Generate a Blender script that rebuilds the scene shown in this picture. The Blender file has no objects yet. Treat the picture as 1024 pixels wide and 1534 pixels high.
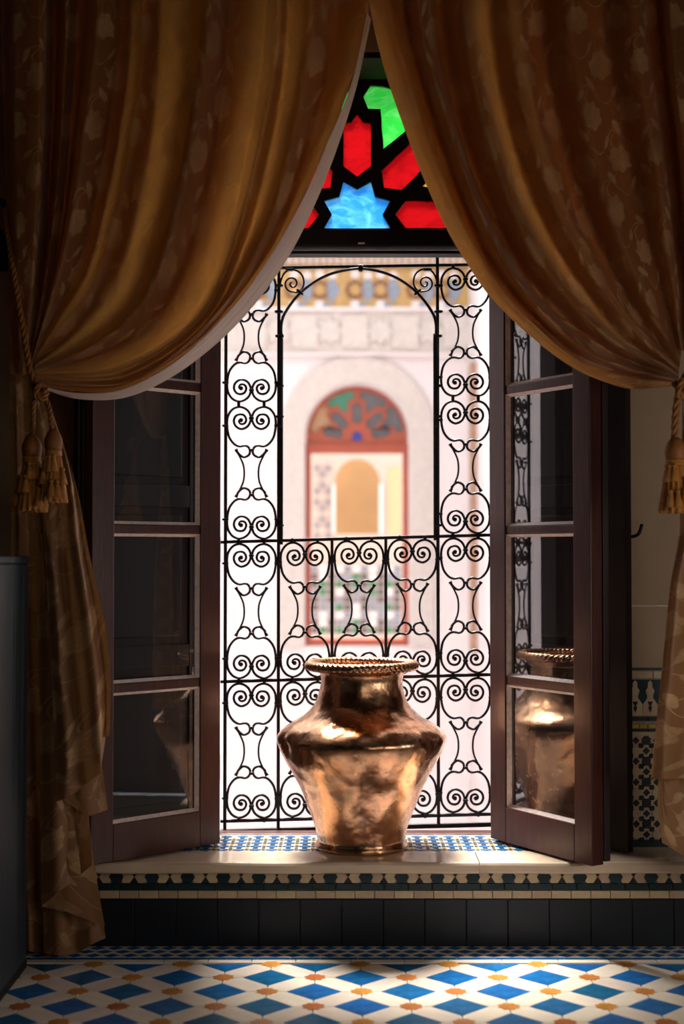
import bpy, bmesh, math, random
from mathutils import Vector, Matrix
random.seed(7)
PI = math.pi
# ------------------------------------------------------------------ camera
F = 2133.0
PITCH = math.atan(63/F)
CAMZ = 1.327
sc = bpy.context.scene
C = sc.collection
cam = bpy.data.cameras.new('camera')
cam.sensor_fit = 'HORIZONTAL'; cam.sensor_width = 24.0; cam.lens = 24.0*F/1024
cam.clip_start = 0.05; cam.clip_end = 200
cam.dof.use_dof = True; cam.dof.focus_distance = 5.1; cam.dof.aperture_fstop = 1.55
camo = bpy.data.objects.new('camera', cam); C.objects.link(camo)
camo.location = (0, 0, CAMZ); camo.rotation_euler = (PI/2+PITCH, 0, 0)
sc.camera = camo
# ------------------------------------------------------------------ sky, sun, lamps, exposure
w = bpy.data.worlds.new('sky'); sc.world = w; w.use_nodes = True
bg = w.node_tree.nodes['Background']
bg.inputs[0].default_value = (0.90, 0.94, 1.0, 1); bg.inputs[1].default_value = 2.35
def lamp(name, kind, loc, direction, energy, color, **kw):
    l = bpy.data.lights.new(name, kind); l.energy = energy; l.color = color
    for k, v in kw.items(): setattr(l, k, v)
    o = bpy.data.objects.new(name, l); C.objects.link(o); o.location = loc
    o.rotation_euler = Vector(direction).to_track_quat('-Z', 'Y').to_euler()
    return o
lamp('sun', 'SUN', (0, 20, 20), (.13, -.35, -.93), 26.0, (1.0, .95, .89), angle=math.radians(20))
lamp('room_fill', 'AREA', (1.5, .2, 2.2), (-.55, 1, -.12), 10.5, (1.0, .86, .70), shape='RECTANGLE', size=1.6, size_y=1.8)  # unseen warm fill added to light the curtain fronts
lamp('side_fill', 'AREA', (2.1, 3.1, 1.15), (-1, .42, -.02), 10.5, (1.0, .93, .86), shape='RECTANGLE', size=.9, size_y=1.0)  # unseen low fill from the right, added to brighten the curtain tails
po = lamp('window_portal', 'AREA', (.055, 5.5, 1.75), (0, -1, 0), 1.0, (1, 1, 1), shape='RECTANGLE', size=1.2, size_y=3.0)
po.data.cycles.is_portal = True
sc.view_settings.view_transform = 'Standard'; sc.view_settings.look = 'None'
sc.view_settings.exposure = 0.0; sc.view_settings.gamma = 1.0; sc.view_settings.use_curve_mapping = False

# ------------------------------------------------------------------ helpers
def P(px, py, Y):
    u = (px-512)/F; v = (767-py)/F
    d = (u, math.cos(PITCH)-v*math.sin(PITCH), math.sin(PITCH)+v*math.cos(PITCH))
    s = Y/d[1]
    return Vector((d[0]*s, Y, CAMZ+d[2]*s))
def tag(o, label=None, cat=None, group=None, kind=None):
    if label: o['label'] = label
    if cat: o['category'] = cat
    if group: o['group'] = group
    if kind: o['kind'] = kind
    return o
def link(name, me, parent=None, mat=None):
    o = bpy.data.objects.new(name, me); C.objects.link(o)
    if mat is not None and hasattr(me, 'materials') and not me.materials: me.materials.append(mat)
    if parent: o.parent = parent
    return o
def empty(name, loc=(0, 0, 0)):
    o = bpy.data.objects.new(name, None); C.objects.link(o); o.location = loc; o.empty_display_size = .05
    return o
def mesh_of(bm, name='m', smooth=False):
    bmesh.ops.recalc_face_normals(bm, faces=bm.faces)
    me = bpy.data.meshes.new(name); bm.to_mesh(me); bm.free()
    if smooth:
        for p in me.polygons: p.use_smooth = True
    return me
def box_bm(bm, x0, x1, y0, y1, z0, z1, bev=0.0):
    r = bmesh.ops.create_cube(bm, size=1)
    for v in r['verts']:
        v.co = Vector(((x0+x1)/2+v.co.x*(x1-x0), (y0+y1)/2+v.co.y*(y1-y0), (z0+z1)/2+v.co.z*(z1-z0)))
    if bev:
        es = list({e for v in r['verts'] for e in v.link_edges})
        bmesh.ops.bevel(bm, geom=es, offset=bev, segments=2, affect='EDGES', profile=.5)
def box(name, x0, x1, y0, y1, z0, z1, mat, parent=None, bev=0.0):
    bm = bmesh.new(); box_bm(bm, min(x0, x1), max(x0, x1), min(y0, y1), max(y0, y1), min(z0, z1), max(z0, z1), bev)
    return link(name, mesh_of(bm, name), parent, mat)
def tile_mesh(poly, h, inset=.0008, name='tile', mat=None):
    n = len(poly); cx = sum(p[0] for p in poly)/n; cy = sum(p[1] for p in poly)/n
    R = max(math.hypot(p[0]-cx, p[1]-cy) for p in poly)
    k = 1-inset/R
    vs = [(x, y, 0) for x, y in poly]+[(x, y, h*.75) for x, y in poly]+[(cx+(x-cx)*k, cy+(y-cy)*k, h) for x, y in poly]
    fs = [[(i, (i+1) % n, n+(i+1) % n, n+i)] for i in range(n)]
    fs = [f[0] for f in fs]+[(n+i, n+(i+1) % n, 2*n+(i+1) % n, 2*n+i) for i in range(n)]+[tuple(range(2*n, 3*n))]
    me = bpy.data.meshes.new(name); me.from_pydata(vs, [], fs); me.update()
    if mat: me.materials.append(mat)
    return me
def rect_poly(w, h): return [(-w/2, -h/2), (w/2, -h/2), (w/2, h/2), (-w/2, h/2)]
def star_poly(r, r2, n=8, rot=0.0):
    return [((r if k % 2 == 0 else r2)*math.cos(rot+PI*k/n), (r if k % 2 == 0 else r2)*math.sin(rot+PI*k/n)) for k in range(2*n)]
def catmull(pts, n):
    """smooth path through pts, resampled to n points by length"""
    pts = [Vector(p) for p in pts]
    if len(pts) == 2: dense = [pts[0].lerp(pts[1], i/20) for i in range(21)]
    else:
        q = [pts[0]*2-pts[1]]+pts+[pts[-1]*2-pts[-2]]; dense = []
        for i in range(1, len(q)-2):
            for s in range(12):
                t = s/12
                dense.append(.5*((2*q[i])+(q[i+1]-q[i-1])*t+(2*q[i-1]-5*q[i]+4*q[i+1]-q[i+2])*t*t+(3*q[i]-q[i-1]-3*q[i+1]+q[i+2])*t**3))
        dense.append(pts[-1].copy())
    L = [0.0]
    for a, b in zip(dense, dense[1:]): L.append(L[-1]+(b-a).length)
    out = []; j = 0
    for i in range(n):
        s = L[-1]*i/(n-1)
        while j < len(L)-2 and L[j+1] < s: j += 1
        d = L[j+1]-L[j]
        out.append(dense[j].lerp(dense[j+1], (s-L[j])/d if d > 0 else 0))
    return out
def tube(bm, path, r, sides=8, caps=True):
    path = [Vector(p) for p in path]; n = len(path)
    rad = r if callable(r) else (lambda t: r)
    t0 = (path[1]-path[0]).normalized()
    up = Vector((0, 1, 0)) if abs(t0.y) < .9 else Vector((1, 0, 0))
    nrm = (up-t0*up.dot(t0)).normalized(); rings = []
    for i, p in enumerate(path):
        t = (path[min(i+1, n-1)]-path[max(i-1, 0)]).normalized()
        nrm = (nrm-t*nrm.dot(t)).normalized(); b = t.cross(nrm)
        rr = rad(i/(n-1))
        rings.append([bm.verts.new(p+nrm*rr*math.cos(2*PI*k/sides)+b*rr*math.sin(2*PI*k/sides)) for k in range(sides)])
    for a, b in zip(rings, rings[1:]):
        for k in range(sides): bm.faces.new((a[k], a[(k+1) % sides], b[(k+1) % sides], b[k]))
    if caps:
        bm.faces.new(rings[0][::-1]); bm.faces.new(rings[-1])
def tube_obj(name, path, r, mat, parent=None, sides=8):
    bm = bmesh.new(); tube(bm, path, r, sides); return link(name, mesh_of(bm, name, True), parent, mat)
def lathe(name, prof, seg=48, fn=None, smooth=True):
    """prof: list of (r,z); fn(theta,r,z)->(r,z)"""
    bm = bmesh.new(); rings = []
    for r, z in prof:
        ring = []
        for k in range(seg):
            a = 2*PI*k/seg; rr, zz = fn(a, r, z) if fn else (r, z)
            ring.append(bm.verts.new((rr*math.cos(a), rr*math.sin(a), zz)))
        rings.append(ring)
    for a, b in zip(rings, rings[1:]):
        for k in range(seg): bm.faces.new((a[k], a[(k+1) % seg], b[(k+1) % seg], b[k]))
    bm.faces.new(rings[0][::-1])
    if prof[-1][0] < .02*0+1e-3 or True: bm.faces.new(rings[-1])
    return mesh_of(bm, name, smooth)

# ------------------------------------------------------------------ materials
def s2l(c): return tuple(((x/255)/12.92 if x/255 <= .04045 else ((x/255+.055)/1.055)**2.4) for x in c)
class NT:
    def __init__(s, name):
        s.m = bpy.data.materials.new(name); s.m.use_nodes = True; s.t = s.m.node_tree; s.n = s.t.nodes; s.l = s.t.links
        s.n.clear(); s.out = s.n.new('ShaderNodeOutputMaterial')
    def node(s, typ, ins=None, **kw):
        nd = s.n.new(typ)
        for k, v in kw.items(): setattr(nd, k, v)
        for k, v in (ins or {}).items(): s.put(nd.inputs[k], v)
        return nd
    def put(s, sock, v):
        if isinstance(v, bpy.types.NodeSocket): s.l.new(v, sock)
        elif isinstance(v, (tuple, list)) and len(v) == 3 and sock.type == 'RGBA': sock.default_value = (*v, 1)
        else: sock.default_value = v
    def M(s, op, a, b=0.0, c=0.0):
        nd = s.n.new('ShaderNodeMath'); nd.operation = op
        s.put(nd.inputs[0], a); s.put(nd.inputs[1], b); s.put(nd.inputs[2], c); return nd.outputs[0]
    def noise(s, vec, scale, detail=3, rough=.5, dist=0.0):
        return s.node('ShaderNodeTexNoise', {'Vector': vec, 'Scale': scale, 'Detail': detail, 'Roughness': rough, 'Distortion': dist}).outputs[0]
    def obj(s): return s.node('ShaderNodeTexCoord').outputs['Object']
    def geo(s): return s.node('ShaderNodeNewGeometry').outputs['Position']
    def mapv(s, vec, sc_): return s.node('ShaderNodeMapping', {'Vector': vec, 'Scale': sc_}).outputs[0]
    def mix(s, f, a, b):
        nd = s.n.new('ShaderNodeMix'); nd.data_type = 'RGBA'
        s.put(nd.inputs[0], f); s.put(nd.inputs[6], a); s.put(nd.inputs[7], b); return nd.outputs[2]
    def ramp(s, f, lo, hi): return s.node('ShaderNodeMapRange', {'Value': f, 'From Min': lo, 'From Max': hi}).outputs[0]
    def bump(s, h, strength=.3, dist=.01): return s.node('ShaderNodeBump', {'Height': h, 'Strength': strength, 'Distance': dist}).outputs[0]
    def pbr(s, **kw):
        nd = s.node('ShaderNodeBsdfPrincipled')
        for k, v in kw.items(): s.put(nd.inputs[k.replace('_', ' ')], v)
        return nd.outputs[0]
    def end(s, sh): s.l.new(sh, s.out.inputs[0]); return s.m
def simple(name, col, rough=.6, metal=0.0, var=.25, scale=20, bump=.2, bd=.002, vary=0.0, stretch=(1, 1, 1), spec=.5):
    t = NT(name); v = t.mapv(t.obj(), stretch); nz = t.noise(v, scale, 5, .6)
    c = t.mix(t.ramp(nz, .3, .7), tuple(x*(1-var) for x in col), tuple(min(1, x*(1+var)) for x in col))
    if vary:
        rnd = t.node('ShaderNodeObjectInfo').outputs['Random']
        c = t.node('ShaderNodeHueSaturation', {'Color': c, 'Value': t.M('MULTIPLY_ADD', rnd, vary*2, 1-vary), 'Hue': t.M('MULTIPLY_ADD', rnd, .03, .485)}).outputs[0]
    b = t.bump(t.noise(v, scale*2, 4), bump, bd)
    kw = dict(Base_Color=c, Roughness=rough, Metallic=metal, Normal=b)
    kw['Specular_IOR_Level'] = spec
    return t.end(t.pbr(**kw))
M = {}
M['plaster'] = simple('plaster', s2l((176, 150, 122)), .85, var=.07, scale=6, bump=.15)
M['stucco'] = simple('white_stucco', (.68, .60, .585), .9, var=.03, scale=2, bump=.1)
M['stucco_carved'] = simple('carved_stucco', (.54, .475, .43), .9, var=.08, scale=14, bump=.6, bd=.02)
M['wood'] = simple('red_brown_wood', s2l((68, 29, 23)), .36, var=.35, scale=14, bump=.25, bd=.0015, stretch=(6, 6, .5))
M['wood_dark'] = simple('dark_wood', s2l((32, 17, 14)), .6, var=.3, scale=14, bump=.25, bd=.0015, stretch=(6, 6, .5))
M['wood_black'] = simple('blackened_wood', s2l((20, 13, 12)), .8, var=.3, scale=14, bump=.2, bd=.0015)
M['putty'] = simple('white_putty', s2l((225, 205, 198)), .6, var=.2, scale=60, bump=.4)
M['iron'] = simple('wrought_iron', s2l((38, 37, 42)), .42, .6, var=.3, scale=60, bump=.3, bd=.001)
M['cream'] = simple('cream_tile', s2l((232, 218, 200)), .22, var=.07, scale=16, bump=.12, bd=.0015, vary=.05)
M['grout'] = simple('grout', s2l((150, 138, 122)), .9, var=.2, scale=80)
M['bluet'] = simple('blue_glazed_tile', s2l((24, 98, 152)), .2, var=.30, scale=22, bump=.2, bd=.0015, vary=.26)
M['orange'] = simple('ochre_tile', s2l((186, 118, 52)), .3, var=.25, scale=60, bump=.25, bd=.0015, vary=.12)
M['navy'] = simple('blue_black_tile', s2l((8, 19, 29)), .5, var=.35, scale=10, bump=.15, bd=.0015, vary=.25)
M['green_dark'] = simple('dark_green_tile', s2l((22, 48, 52)), .25, var=.3, scale=20, vary=.25)
M['creamdull'] = simple('aged_cream_tile', s2l((196, 172, 138)), .3, var=.14, scale=25, bump=.2, vary=.1)
M['yellowt'] = simple('yellow_tile', s2l((205, 165, 60)), .25, var=.15, vary=.1)
M['marble'] = simple('worn_marble', s2l((214, 192, 166)), .16, var=.12, scale=5, bump=.08, bd=.002)
M['brass'] = simple('old_brass', s2l((150, 110, 60)), .35, 1.0)
M['brick_red'] = simple('brick_red_paint', s2l((150, 68, 44)), .6, var=.12, scale=10)
M['tan'] = simple('tan_stucco', s2l((165, 130, 96)), .8, var=.12, scale=8)
M['stucco_in'] = simple('inner_stucco', s2l((185, 168, 156)), .85, var=.05)
M['brown_frame'] = simple('brown_frame_paint', s2l((160, 122, 98)), .7)
M['ochre_wall'] = simple('ochre_wall', s2l((168, 132, 90)), .8, var=.1, scale=1.5)
M['grey_blue'] = simple('grey_blue_tile', s2l((122, 130, 142)), .4, var=.2)
M['mustard'] = simple('mustard_tile', s2l((172, 136, 78)), .4, var=.18, scale=14)
M['brown_tile'] = simple('brown_tile', s2l((120, 78, 44)), .4, var=.2)
M['green_glass'] = simple('green_far_glass', s2l((50, 120, 90)), .2)
M['dark_glass'] = simple('dark_far_glass', s2l((84, 82, 84)), .2)
M['blue_glass'] = simple('blue_far_glass', s2l((40, 60, 150)), .2)
M['light_tone'] = simple('painted_light_wall', s2l((205, 168, 128)), .8, var=.05)  # wall tone with warm light put into the colour
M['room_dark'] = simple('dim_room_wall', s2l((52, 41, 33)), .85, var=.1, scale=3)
# cabinet: bluish sheen streaks painted into the lacquer colour
t = NT('lacquer_painted_sheen'); v = t.mapv(t.obj(), (1, 26, .25)); nz = t.noise(v, 3, 5, .6)
M['lacquer'] = t.end(t.pbr(Base_Color=t.mix(t.ramp(nz, .38, .7), (.012, .016, .02), (.09, .125, .16)), Roughness=t.M('MULTIPLY_ADD', nz, .3, .3), Metallic=.2, Normal=t.bump(nz, .3, .004)))
# copper
t = NT('beaten_copper'); o = t.obj()
n1 = t.noise(o, 5, 4, .55); n2 = t.noise(o, 24, 4, .6); n3 = t.noise(o, 90, 3)
col = t.mix(t.ramp(n2, .35, .7), (.60, .31, .17), (.86, .50, .30))
col = t.mix(t.ramp(n1, .52, .72), col, (.44, .20, .10))
vor = t.node('ShaderNodeTexVoronoi', {'Vector': o, 'Scale': 17}, feature='SMOOTH_F1').outputs[0]
h = t.M('ADD', t.M('MULTIPLY', vor, .7), t.M('ADD', t.M('MULTIPLY', n1, 1.4), t.M('MULTIPLY', n3, .05)))
M['copper'] = t.end(t.pbr(Base_Color=col, Metallic=1.0, Roughness=t.M('MULTIPLY_ADD', n2, .25, .12), Normal=t.bump(h, .36, .02)))
# clear pane
t = NT('clear_glass_pane')
fr = t.node('ShaderNodeFresnel', {'IOR': t.M('MULTIPLY_ADD', t.node('ShaderNodeNewGeometry').outputs['Backfacing'], 1/1.52-1.52, 1.52)}).outputs[0]
fac = t.M('MINIMUM', t.M('MULTIPLY', fr, 3.0), 1.0)
gl = t.node('ShaderNodeBsdfGlossy', {'Roughness': .012, 'Color': (.95, .97, 1)}).outputs[0]
tr = t.node('ShaderNodeBsdfTransparent', {'Color': (.93, .95, .95)}).outputs[0]
mx = t.node('ShaderNodeMixShader'); t.put(mx.inputs[0], fac); t.l.new(tr, mx.inputs[1]); t.l.new(gl, mx.inputs[2])
M['pane'] = t.end(mx.outputs[0])
def stained(name, c, c2):
    t = NT(name); nz = t.noise(t.mapv(t.geo(), (1, 1, 2)), 9, 4, .6, 1.5)
    cc = t.mix(t.ramp(nz, .42, .68), c, c2)
    tr = t.node('ShaderNodeBsdfTransparent', {'Color': cc}).outputs[0]
    tl = t.node('ShaderNodeBsdfTranslucent', {'Color': cc}).outputs[0]
    mx = t.node('ShaderNodeMixShader'); mx.inputs[0].default_value = .45; t.l.new(tr, mx.inputs[1]); t.l.new(tl, mx.inputs[2])
    gl = t.node('ShaderNodeBsdfGlossy', {'Roughness': .08}).outputs[0]
    m2 = t.node('ShaderNodeMixShader'); m2.inputs[0].default_value = .03; t.l.new(mx.outputs[0], m2.inputs[1]); t.l.new(gl, m2.inputs[2])
    return t.end(m2.outputs[0])
M['g_red'] = stained('red_stained_glass', (.31, .003, .005), (.21, .002, .004))
M['g_green'] = stained('green_stained_glass', (.02, .42, .04), (.08, .52, .10))
M['g_blue'] = stained('blue_stained_glass', (.02, .22, .70), (.09, .42, .80))
M['g_yellow'] = stained('yellow_stained_glass', (.85, .50, .06), (.85, .55, .1))
# damask cloth: UV in metres
def damask(name, base, flower, trans, tw=.45):
    t = NT(name)
    uv = t.node('ShaderNodeTexCoord').outputs['UV']
    wob = t.node('ShaderNodeVectorMath', {0: uv}, operation='ADD')
    nzc = t.node('ShaderNodeTexNoise', {'Vector': uv, 'Scale': 9, 'Detail': 2}).outputs[1]
    off = t.node('ShaderNodeVectorMath', {0: nzc, 1: (.5, .5, .5)}, operation='SUBTRACT').outputs[0]
    off = t.node('ShaderNodeVectorMath', {0: off, 3: .05}, operation='SCALE').outputs[0]
    t.l.new(off, wob.inputs[1])
    sep = t.node('ShaderNodeSeparateXYZ', {0: wob.outputs[0]}); u, v = sep.outputs[0], sep.outputs[1]
    def cell(u, v, W, H, ou, ov):
        W, H = W*.86, H*.86
        r = t.M('FLOOR', t.M('DIVIDE', t.M('ADD', v, ov), H))
        sh = t.M('MULTIPLY', t.M('MODULO', t.M('ABSOLUTE', r), 2.0), .5)
        a = t.M('ADD', t.M('DIVIDE', t.M('ADD', u, ou), W), sh)
        x = t.M('MULTIPLY', t.M('SUBTRACT', t.M('FRACT', a), .5), W)
        y = t.M('MULTIPLY', t.M('SUBTRACT', t.M('FRACT', t.M('DIVIDE', t.M('ADD', v, ov), H)), .5), H)
        return x, y
    def blob(x, y, ax, ay, lobes, depth, edge):
        d = t.M('SQRT', t.M('ADD', t.M('POWER', t.M('DIVIDE', x, ax), 2.0), t.M('POWER', t.M('DIVIDE', y, ay), 2.0)))
        an = t.M('ARCTAN2', y, x)
        rr = t.M('MULTIPLY_ADD', t.M('SINE', t.M('MULTIPLY', an, float(lobes))), depth, 1.0)
        q = t.M('SUBTRACT', rr, d)
        return t.ramp(q, 0.0, edge), d, an
    x, y = cell(u, v, .20, .20, 0, 0)
    m1, d1, a1 = blob(x, y, .047, .052, 7, .10, .12)
    petals = t.M('ABSOLUTE', t.M('SINE', t.M('ADD', t.M('MULTIPLY', d1, 9.0), t.M('MULTIPLY', t.M('SINE', t.M('MULTIPLY', a1, 5.0)), 1.2))))
    m1 = t.M('MULTIPLY', m1, t.M('MULTIPLY_ADD', t.ramp(petals, .08, .3), .6, .4))
    x2, y2 = cell(u, v, .20, .20, .058, .062)
    m2, _, _ = blob(t.M('ADD', x2, t.M('MULTIPLY', y2, .5)), y2, .015, .028, 1, .1, .2)
    x3, y3 = cell(u, v, .20, .20, .13, .10)
    m3, _, _ = blob(t.M('SUBTRACT', x3, t.M('MULTIPLY', y3, .6)), y3, .012, .024, 1, .1, .2)
    vine = t.M('ABSOLUTE', t.M('SUBTRACT', x2, t.M('MULTIPLY', t.M('SINE', t.M('MULTIPLY', y2, 2*PI/.172)), .048)))
    m4 = t.M('MULTIPLY', t.ramp(vine, .0042, .0018), .8)
    vine2 = t.M('ABSOLUTE', t.M('SUBTRACT', y3, t.M('MULTIPLY', t.M('SINE', t.M('MULTIPLY', x3, 2*PI/.172)), .036)))
    m5 = t.M('MULTIPLY', t.ramp(vine2, .0038, .0016), .7)
    pat = t.M('MAXIMUM', t.M('MAXIMUM', t.M('MAXIMUM', m1, m2), m3), t.M('MAXIMUM', m4, m5))
    pat = t.M('MULTIPLY', pat, t.M('MULTIPLY_ADD', t.ramp(t.noise(uv, 60, 3, .7), .25, .6), .5, .5))
    weave = t.noise(t.mapv(uv, (1, 1, 1)), 900, 2)
    c = t.mix(pat, base, flower)
    c = t.mix(t.ramp(t.noise(uv, 5, 4), .3, .8), c, tuple(b*.8 for b in base))
    bmp = t.bump(t.M('ADD', t.M('MULTIPLY', pat, .8), t.M('ADD', t.M('MULTIPLY', weave, .4), t.M('MULTIPLY', t.noise(uv, 22, 4, .6), 1.5))), .35, .0025)
    pb = t.pbr(Base_Color=c, Roughness=.55, Normal=bmp, Sheen_Weight=.25, Sheen_Roughness=.4)
    tl = t.node('ShaderNodeBsdfTranslucent', {'Color': t.mix(pat, trans, tuple(x*.68 for x in trans)), 'Normal': bmp}).outputs[0]
    mx = t.node('ShaderNodeMixShader'); mx.inputs[0].default_value = tw; t.l.new(pb, mx.inputs[1]); t.l.new(tl, mx.inputs[2])
    return t.end(mx.outputs[0])
M['damask'] = damask('gold_damask', s2l((140, 92, 52)), s2l((224, 176, 122)), (.98, .50, .11), .38)
M['damask_lined'] = damask('lined_gold_damask', s2l((150, 104, 64)), s2l((222, 178, 128)), (.85, .48, .16), .12)
def cloth(name, c, tc, tw):
    t = NT(name); nz = t.noise(t.obj(), 30, 4)
    pb = t.pbr(Base_Color=c, Roughness=.7, Normal=t.bump(nz, .5, .004))
    tl = t.node('ShaderNodeBsdfTranslucent', {'Color': tc}).outputs[0]
    mx = t.node('ShaderNodeMixShader'); mx.inputs[0].default_value = tw; t.l.new(pb, mx.inputs[1]); t.l.new(tl, mx.inputs[2])
    return t.end(mx.outputs[0])
M['lining'] = cloth('pale_lining', (.92, .82, .77), (1.0, .90, .86), .6)
M['cordm'] = simple('gold_cord', s2l((150, 92, 40)), .6, var=.3, scale=120, bump=.5)
M['tasselm'] = simple('gold_tassel_thread', s2l((190, 124, 46)), .5, var=.35, scale=60, bump=.7, bd=.004, stretch=(8, 8, .4))

# ------------------------------------------------------------------ the setting: room
STEPZ = .290
WY = 5.07           # face of the window wall
SC = 5.42/F         # metres per photograph pixel in the grille's plane
floor = tag(box('floor', -2.3, 2.3, -1.6, 5.4, -.06, -.004, M['grout']), 'tiled floor of blue squares, cream bands and ochre stars', 'floor', kind='structure')
OX0, OX1, OZ1 = -.80, .90, 3.133
bm = bmesh.new()
box_bm(bm, -2.3, OX0, WY, 5.40, 0, 3.7); box_bm(bm, OX1, 2.3, WY, 5.40, 0, 3.7); box_bm(bm, OX0, OX1, WY, 5.40, OZ1, 3.7); box_bm(bm, OX0, OX1, WY+.01, 5.40, 0, .02)
wf = tag(link('wall_front', mesh_of(bm, 'wall'), None, M['plaster']), 'plastered wall around the tall window', 'wall', kind='structure')
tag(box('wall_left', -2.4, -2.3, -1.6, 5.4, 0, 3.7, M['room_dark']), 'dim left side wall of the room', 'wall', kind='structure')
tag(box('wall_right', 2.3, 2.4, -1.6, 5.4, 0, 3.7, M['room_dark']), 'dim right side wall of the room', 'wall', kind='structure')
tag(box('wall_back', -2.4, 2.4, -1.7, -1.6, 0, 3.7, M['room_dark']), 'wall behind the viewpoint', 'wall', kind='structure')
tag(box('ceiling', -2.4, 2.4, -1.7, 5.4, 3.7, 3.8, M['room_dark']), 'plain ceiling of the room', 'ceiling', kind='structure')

# floor tiles
PT = .1434; a0 = .3457; b0 = 4.507
sq = .083; bandh = .0425; half = sq/math.sqrt(2)
blue_me = tile_mesh([(sq-.001, 0), (0, sq-.001), (-sq+.001, 0), (0, -sq+.001)], .004, .002, 'blue_tile', M['bluet'])
hl = half-.001; bw = bandh-.0012; tip = half+bandh-.002
strip_me = tile_mesh([(-hl, -bw), (hl, -bw), (tip, 0), (hl, bw), (-hl, bw), (-tip, 0)], .0036, .001, 'cream_tile', M['cream'])
star_me = tile_mesh(star_poly(.037, .029, 8, PI/8), .0046, .002, 'star_tile', M['orange'])
FY = 4.665
# cut tiles along the border (half diamonds and half stars)
cut_blue = tile_mesh([(sq-.001-.0, 0), (0, -sq+.001), (-sq+.001, 0)], .004, .002, 'half_tile', M['bluet'])
for j in range(-8, 2):
    for i in range(-13, 11):
        x = a0+i*PT; y = b0+j*PT
        if x < -1.62 or x > 1.62: continue
        if (i+j) % 2 == 0:
            if y < FY-.08: o_ = link('tile', blue_me, floor); o_.location = (x, y, -.004); o_.rotation_euler.z = random.uniform(-.012, .012)
            elif y < FY+.02: o_ = link('tile', cut_blue, floor); o_.location = (x, min(y, FY), -.004)
        else:
            if y < FY+.0: o_ = link('tile', star_me, floor); o_.location = (x, y, -.004); o_.rotation_euler.z = random.uniform(-.1, .1)
        if (i+j) % 2 == 0:
            for sx in (-1, 1):
                yy = y+PT/2
                if yy > FY-.03: continue
                o_ = link('tile', strip_me, floor); o_.location = (x+sx*PT/2, yy, -.004); o_.rotation_euler.z = sx*PI/4*-1+0
for i in range(-13, 11):     # triangular cream infill beside the border
    x = a0+i*PT
# strip of cream, strip of blue, row of small diamonds
def floor_strip(y0, y1, wl, mat, jit=.15):
    x = -1.6
    while x < 1.6:
        w_ = wl*(1+random.uniform(-jit, jit)); o_ = link('tile', tile_mesh(rect_poly(w_-.002, y1-y0-.002), .0045, .001, 'border_tile', mat), floor)
        o_.location = (x+w_/2, (y0+y1)/2, -.004); x += w_
floor_strip(FY, FY+.036, .16, M['cream']); floor_strip(FY+.036, FY+.060, .11, M['bluet'])
bm = bmesh.new(); yb = FY+.062
def fdia(bm, x, y, rx, ry, z=.0):
    bm.faces.new([bm.verts.new((x+rx, y, z)), bm.verts.new((x, y+ry, z)), bm.verts.new((x-rx, y, z)), bm.verts.new((x, y-ry, z))])
bmw = bmesh.new(); box_bm(bmw, -1.6, 1.6, yb, 4.86, -.004, -.0005)
link('tile_border', mesh_of(bmw), floor, M['cream'])['kind'] = 'stuff'
x = -1.6
while x < 1.6:
    for r_ in range(3):
        fdia(bm, x+(r_ % 2)*.030, yb+.021+r_*.044, .027, .020, .0006)
    x += .060
r = bmesh.ops.extrude_face_region(bm, geom=bm.faces[:])
for v in r['geom']:
    if isinstance(v, bmesh.types.BMVert): v.co.z = .0012
link('small_diamond_tile', mesh_of(bm), floor, M['bluet'])['kind'] = 'stuff'

# ------------------------------------------------------------------ the raised step
NY = 4.82; RY = 4.86
step = tag(box('trim_1', -1.75, 1.75, RY+.004, WY+.02, 0, STEPZ-.040, M['grout']), 'raised window step faced with dark blue tiles and patterned strips', 'step', kind='structure')
def zpx(y): return P(512, y, RY).z
def wall_tile(me, x, y, z, parent, rz=0):
    o_ = link('tile', me, parent); o_.location = (x, y, z); o_.rotation_euler = (PI/2, 0, 0)
    if rz: o_.rotation_euler = (Matrix.Rotation(PI/2, 3, 'X') @ Matrix.Rotation(rz, 3, 'Z')).to_euler()
    return o_
zA, zB, zC, zD, zE = zpx(1304), zpx(1323), zpx(1333.5), zpx(1346), 0.0
bt = tile_mesh(rect_poly(.1385, zD-zE-.003), .008, .003, 'riser_tile', M['navy'])
for k in range(-12, 12): wall_tile(bt, .1405*k+(604-512)/F*RY, RY+.004, (zD+zE)/2, step)
ct = tile_mesh(rect_poly(.0648, zC-zD-.002), .009, .002, 'cream_strip_tile', M['creamdull'])
for k in range(-25, 25): wall_tile(ct, .0665*k+.01, RY+.004, (zC+zD)/2, step)
gt = tile_mesh(rect_poly(.0798, zB-zC-.002), .008, .002, 'green_strip_tile', M['green_dark'])
for k in range(-21, 21): wall_tile(gt, .0815*k+.02, RY+.004, (zB+zC)/2, step)
hh = (zA-zB)/2-.001; per = .1207
arrow = tile_mesh([(-.017, -hh), (.006, -hh), (.0195, 0), (.006, hh), (-.017, hh), (-.022, hh*.62), (-.015, 0), (-.022, -hh*.62)], .009, .001, 'arrow_tile', M['creamdull'])
octo = tile_mesh([(-.020, -hh*.4), (-.012, -hh), (.012, -hh), (.020, -hh*.4), (.026, 0), (.020, hh*.4), (.012, hh), (-.012, hh), (-.020, hh*.4), (-.026, 0)], .008, .001, 'star_strip_tile', M['green_dark'])
tri = tile_mesh([(-.0145, -hh), (.0145, -hh), (0, -.001)], .008, .001, 'triangle_tile', M['navy'])
x0s = (574-512)/F*RY
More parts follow.
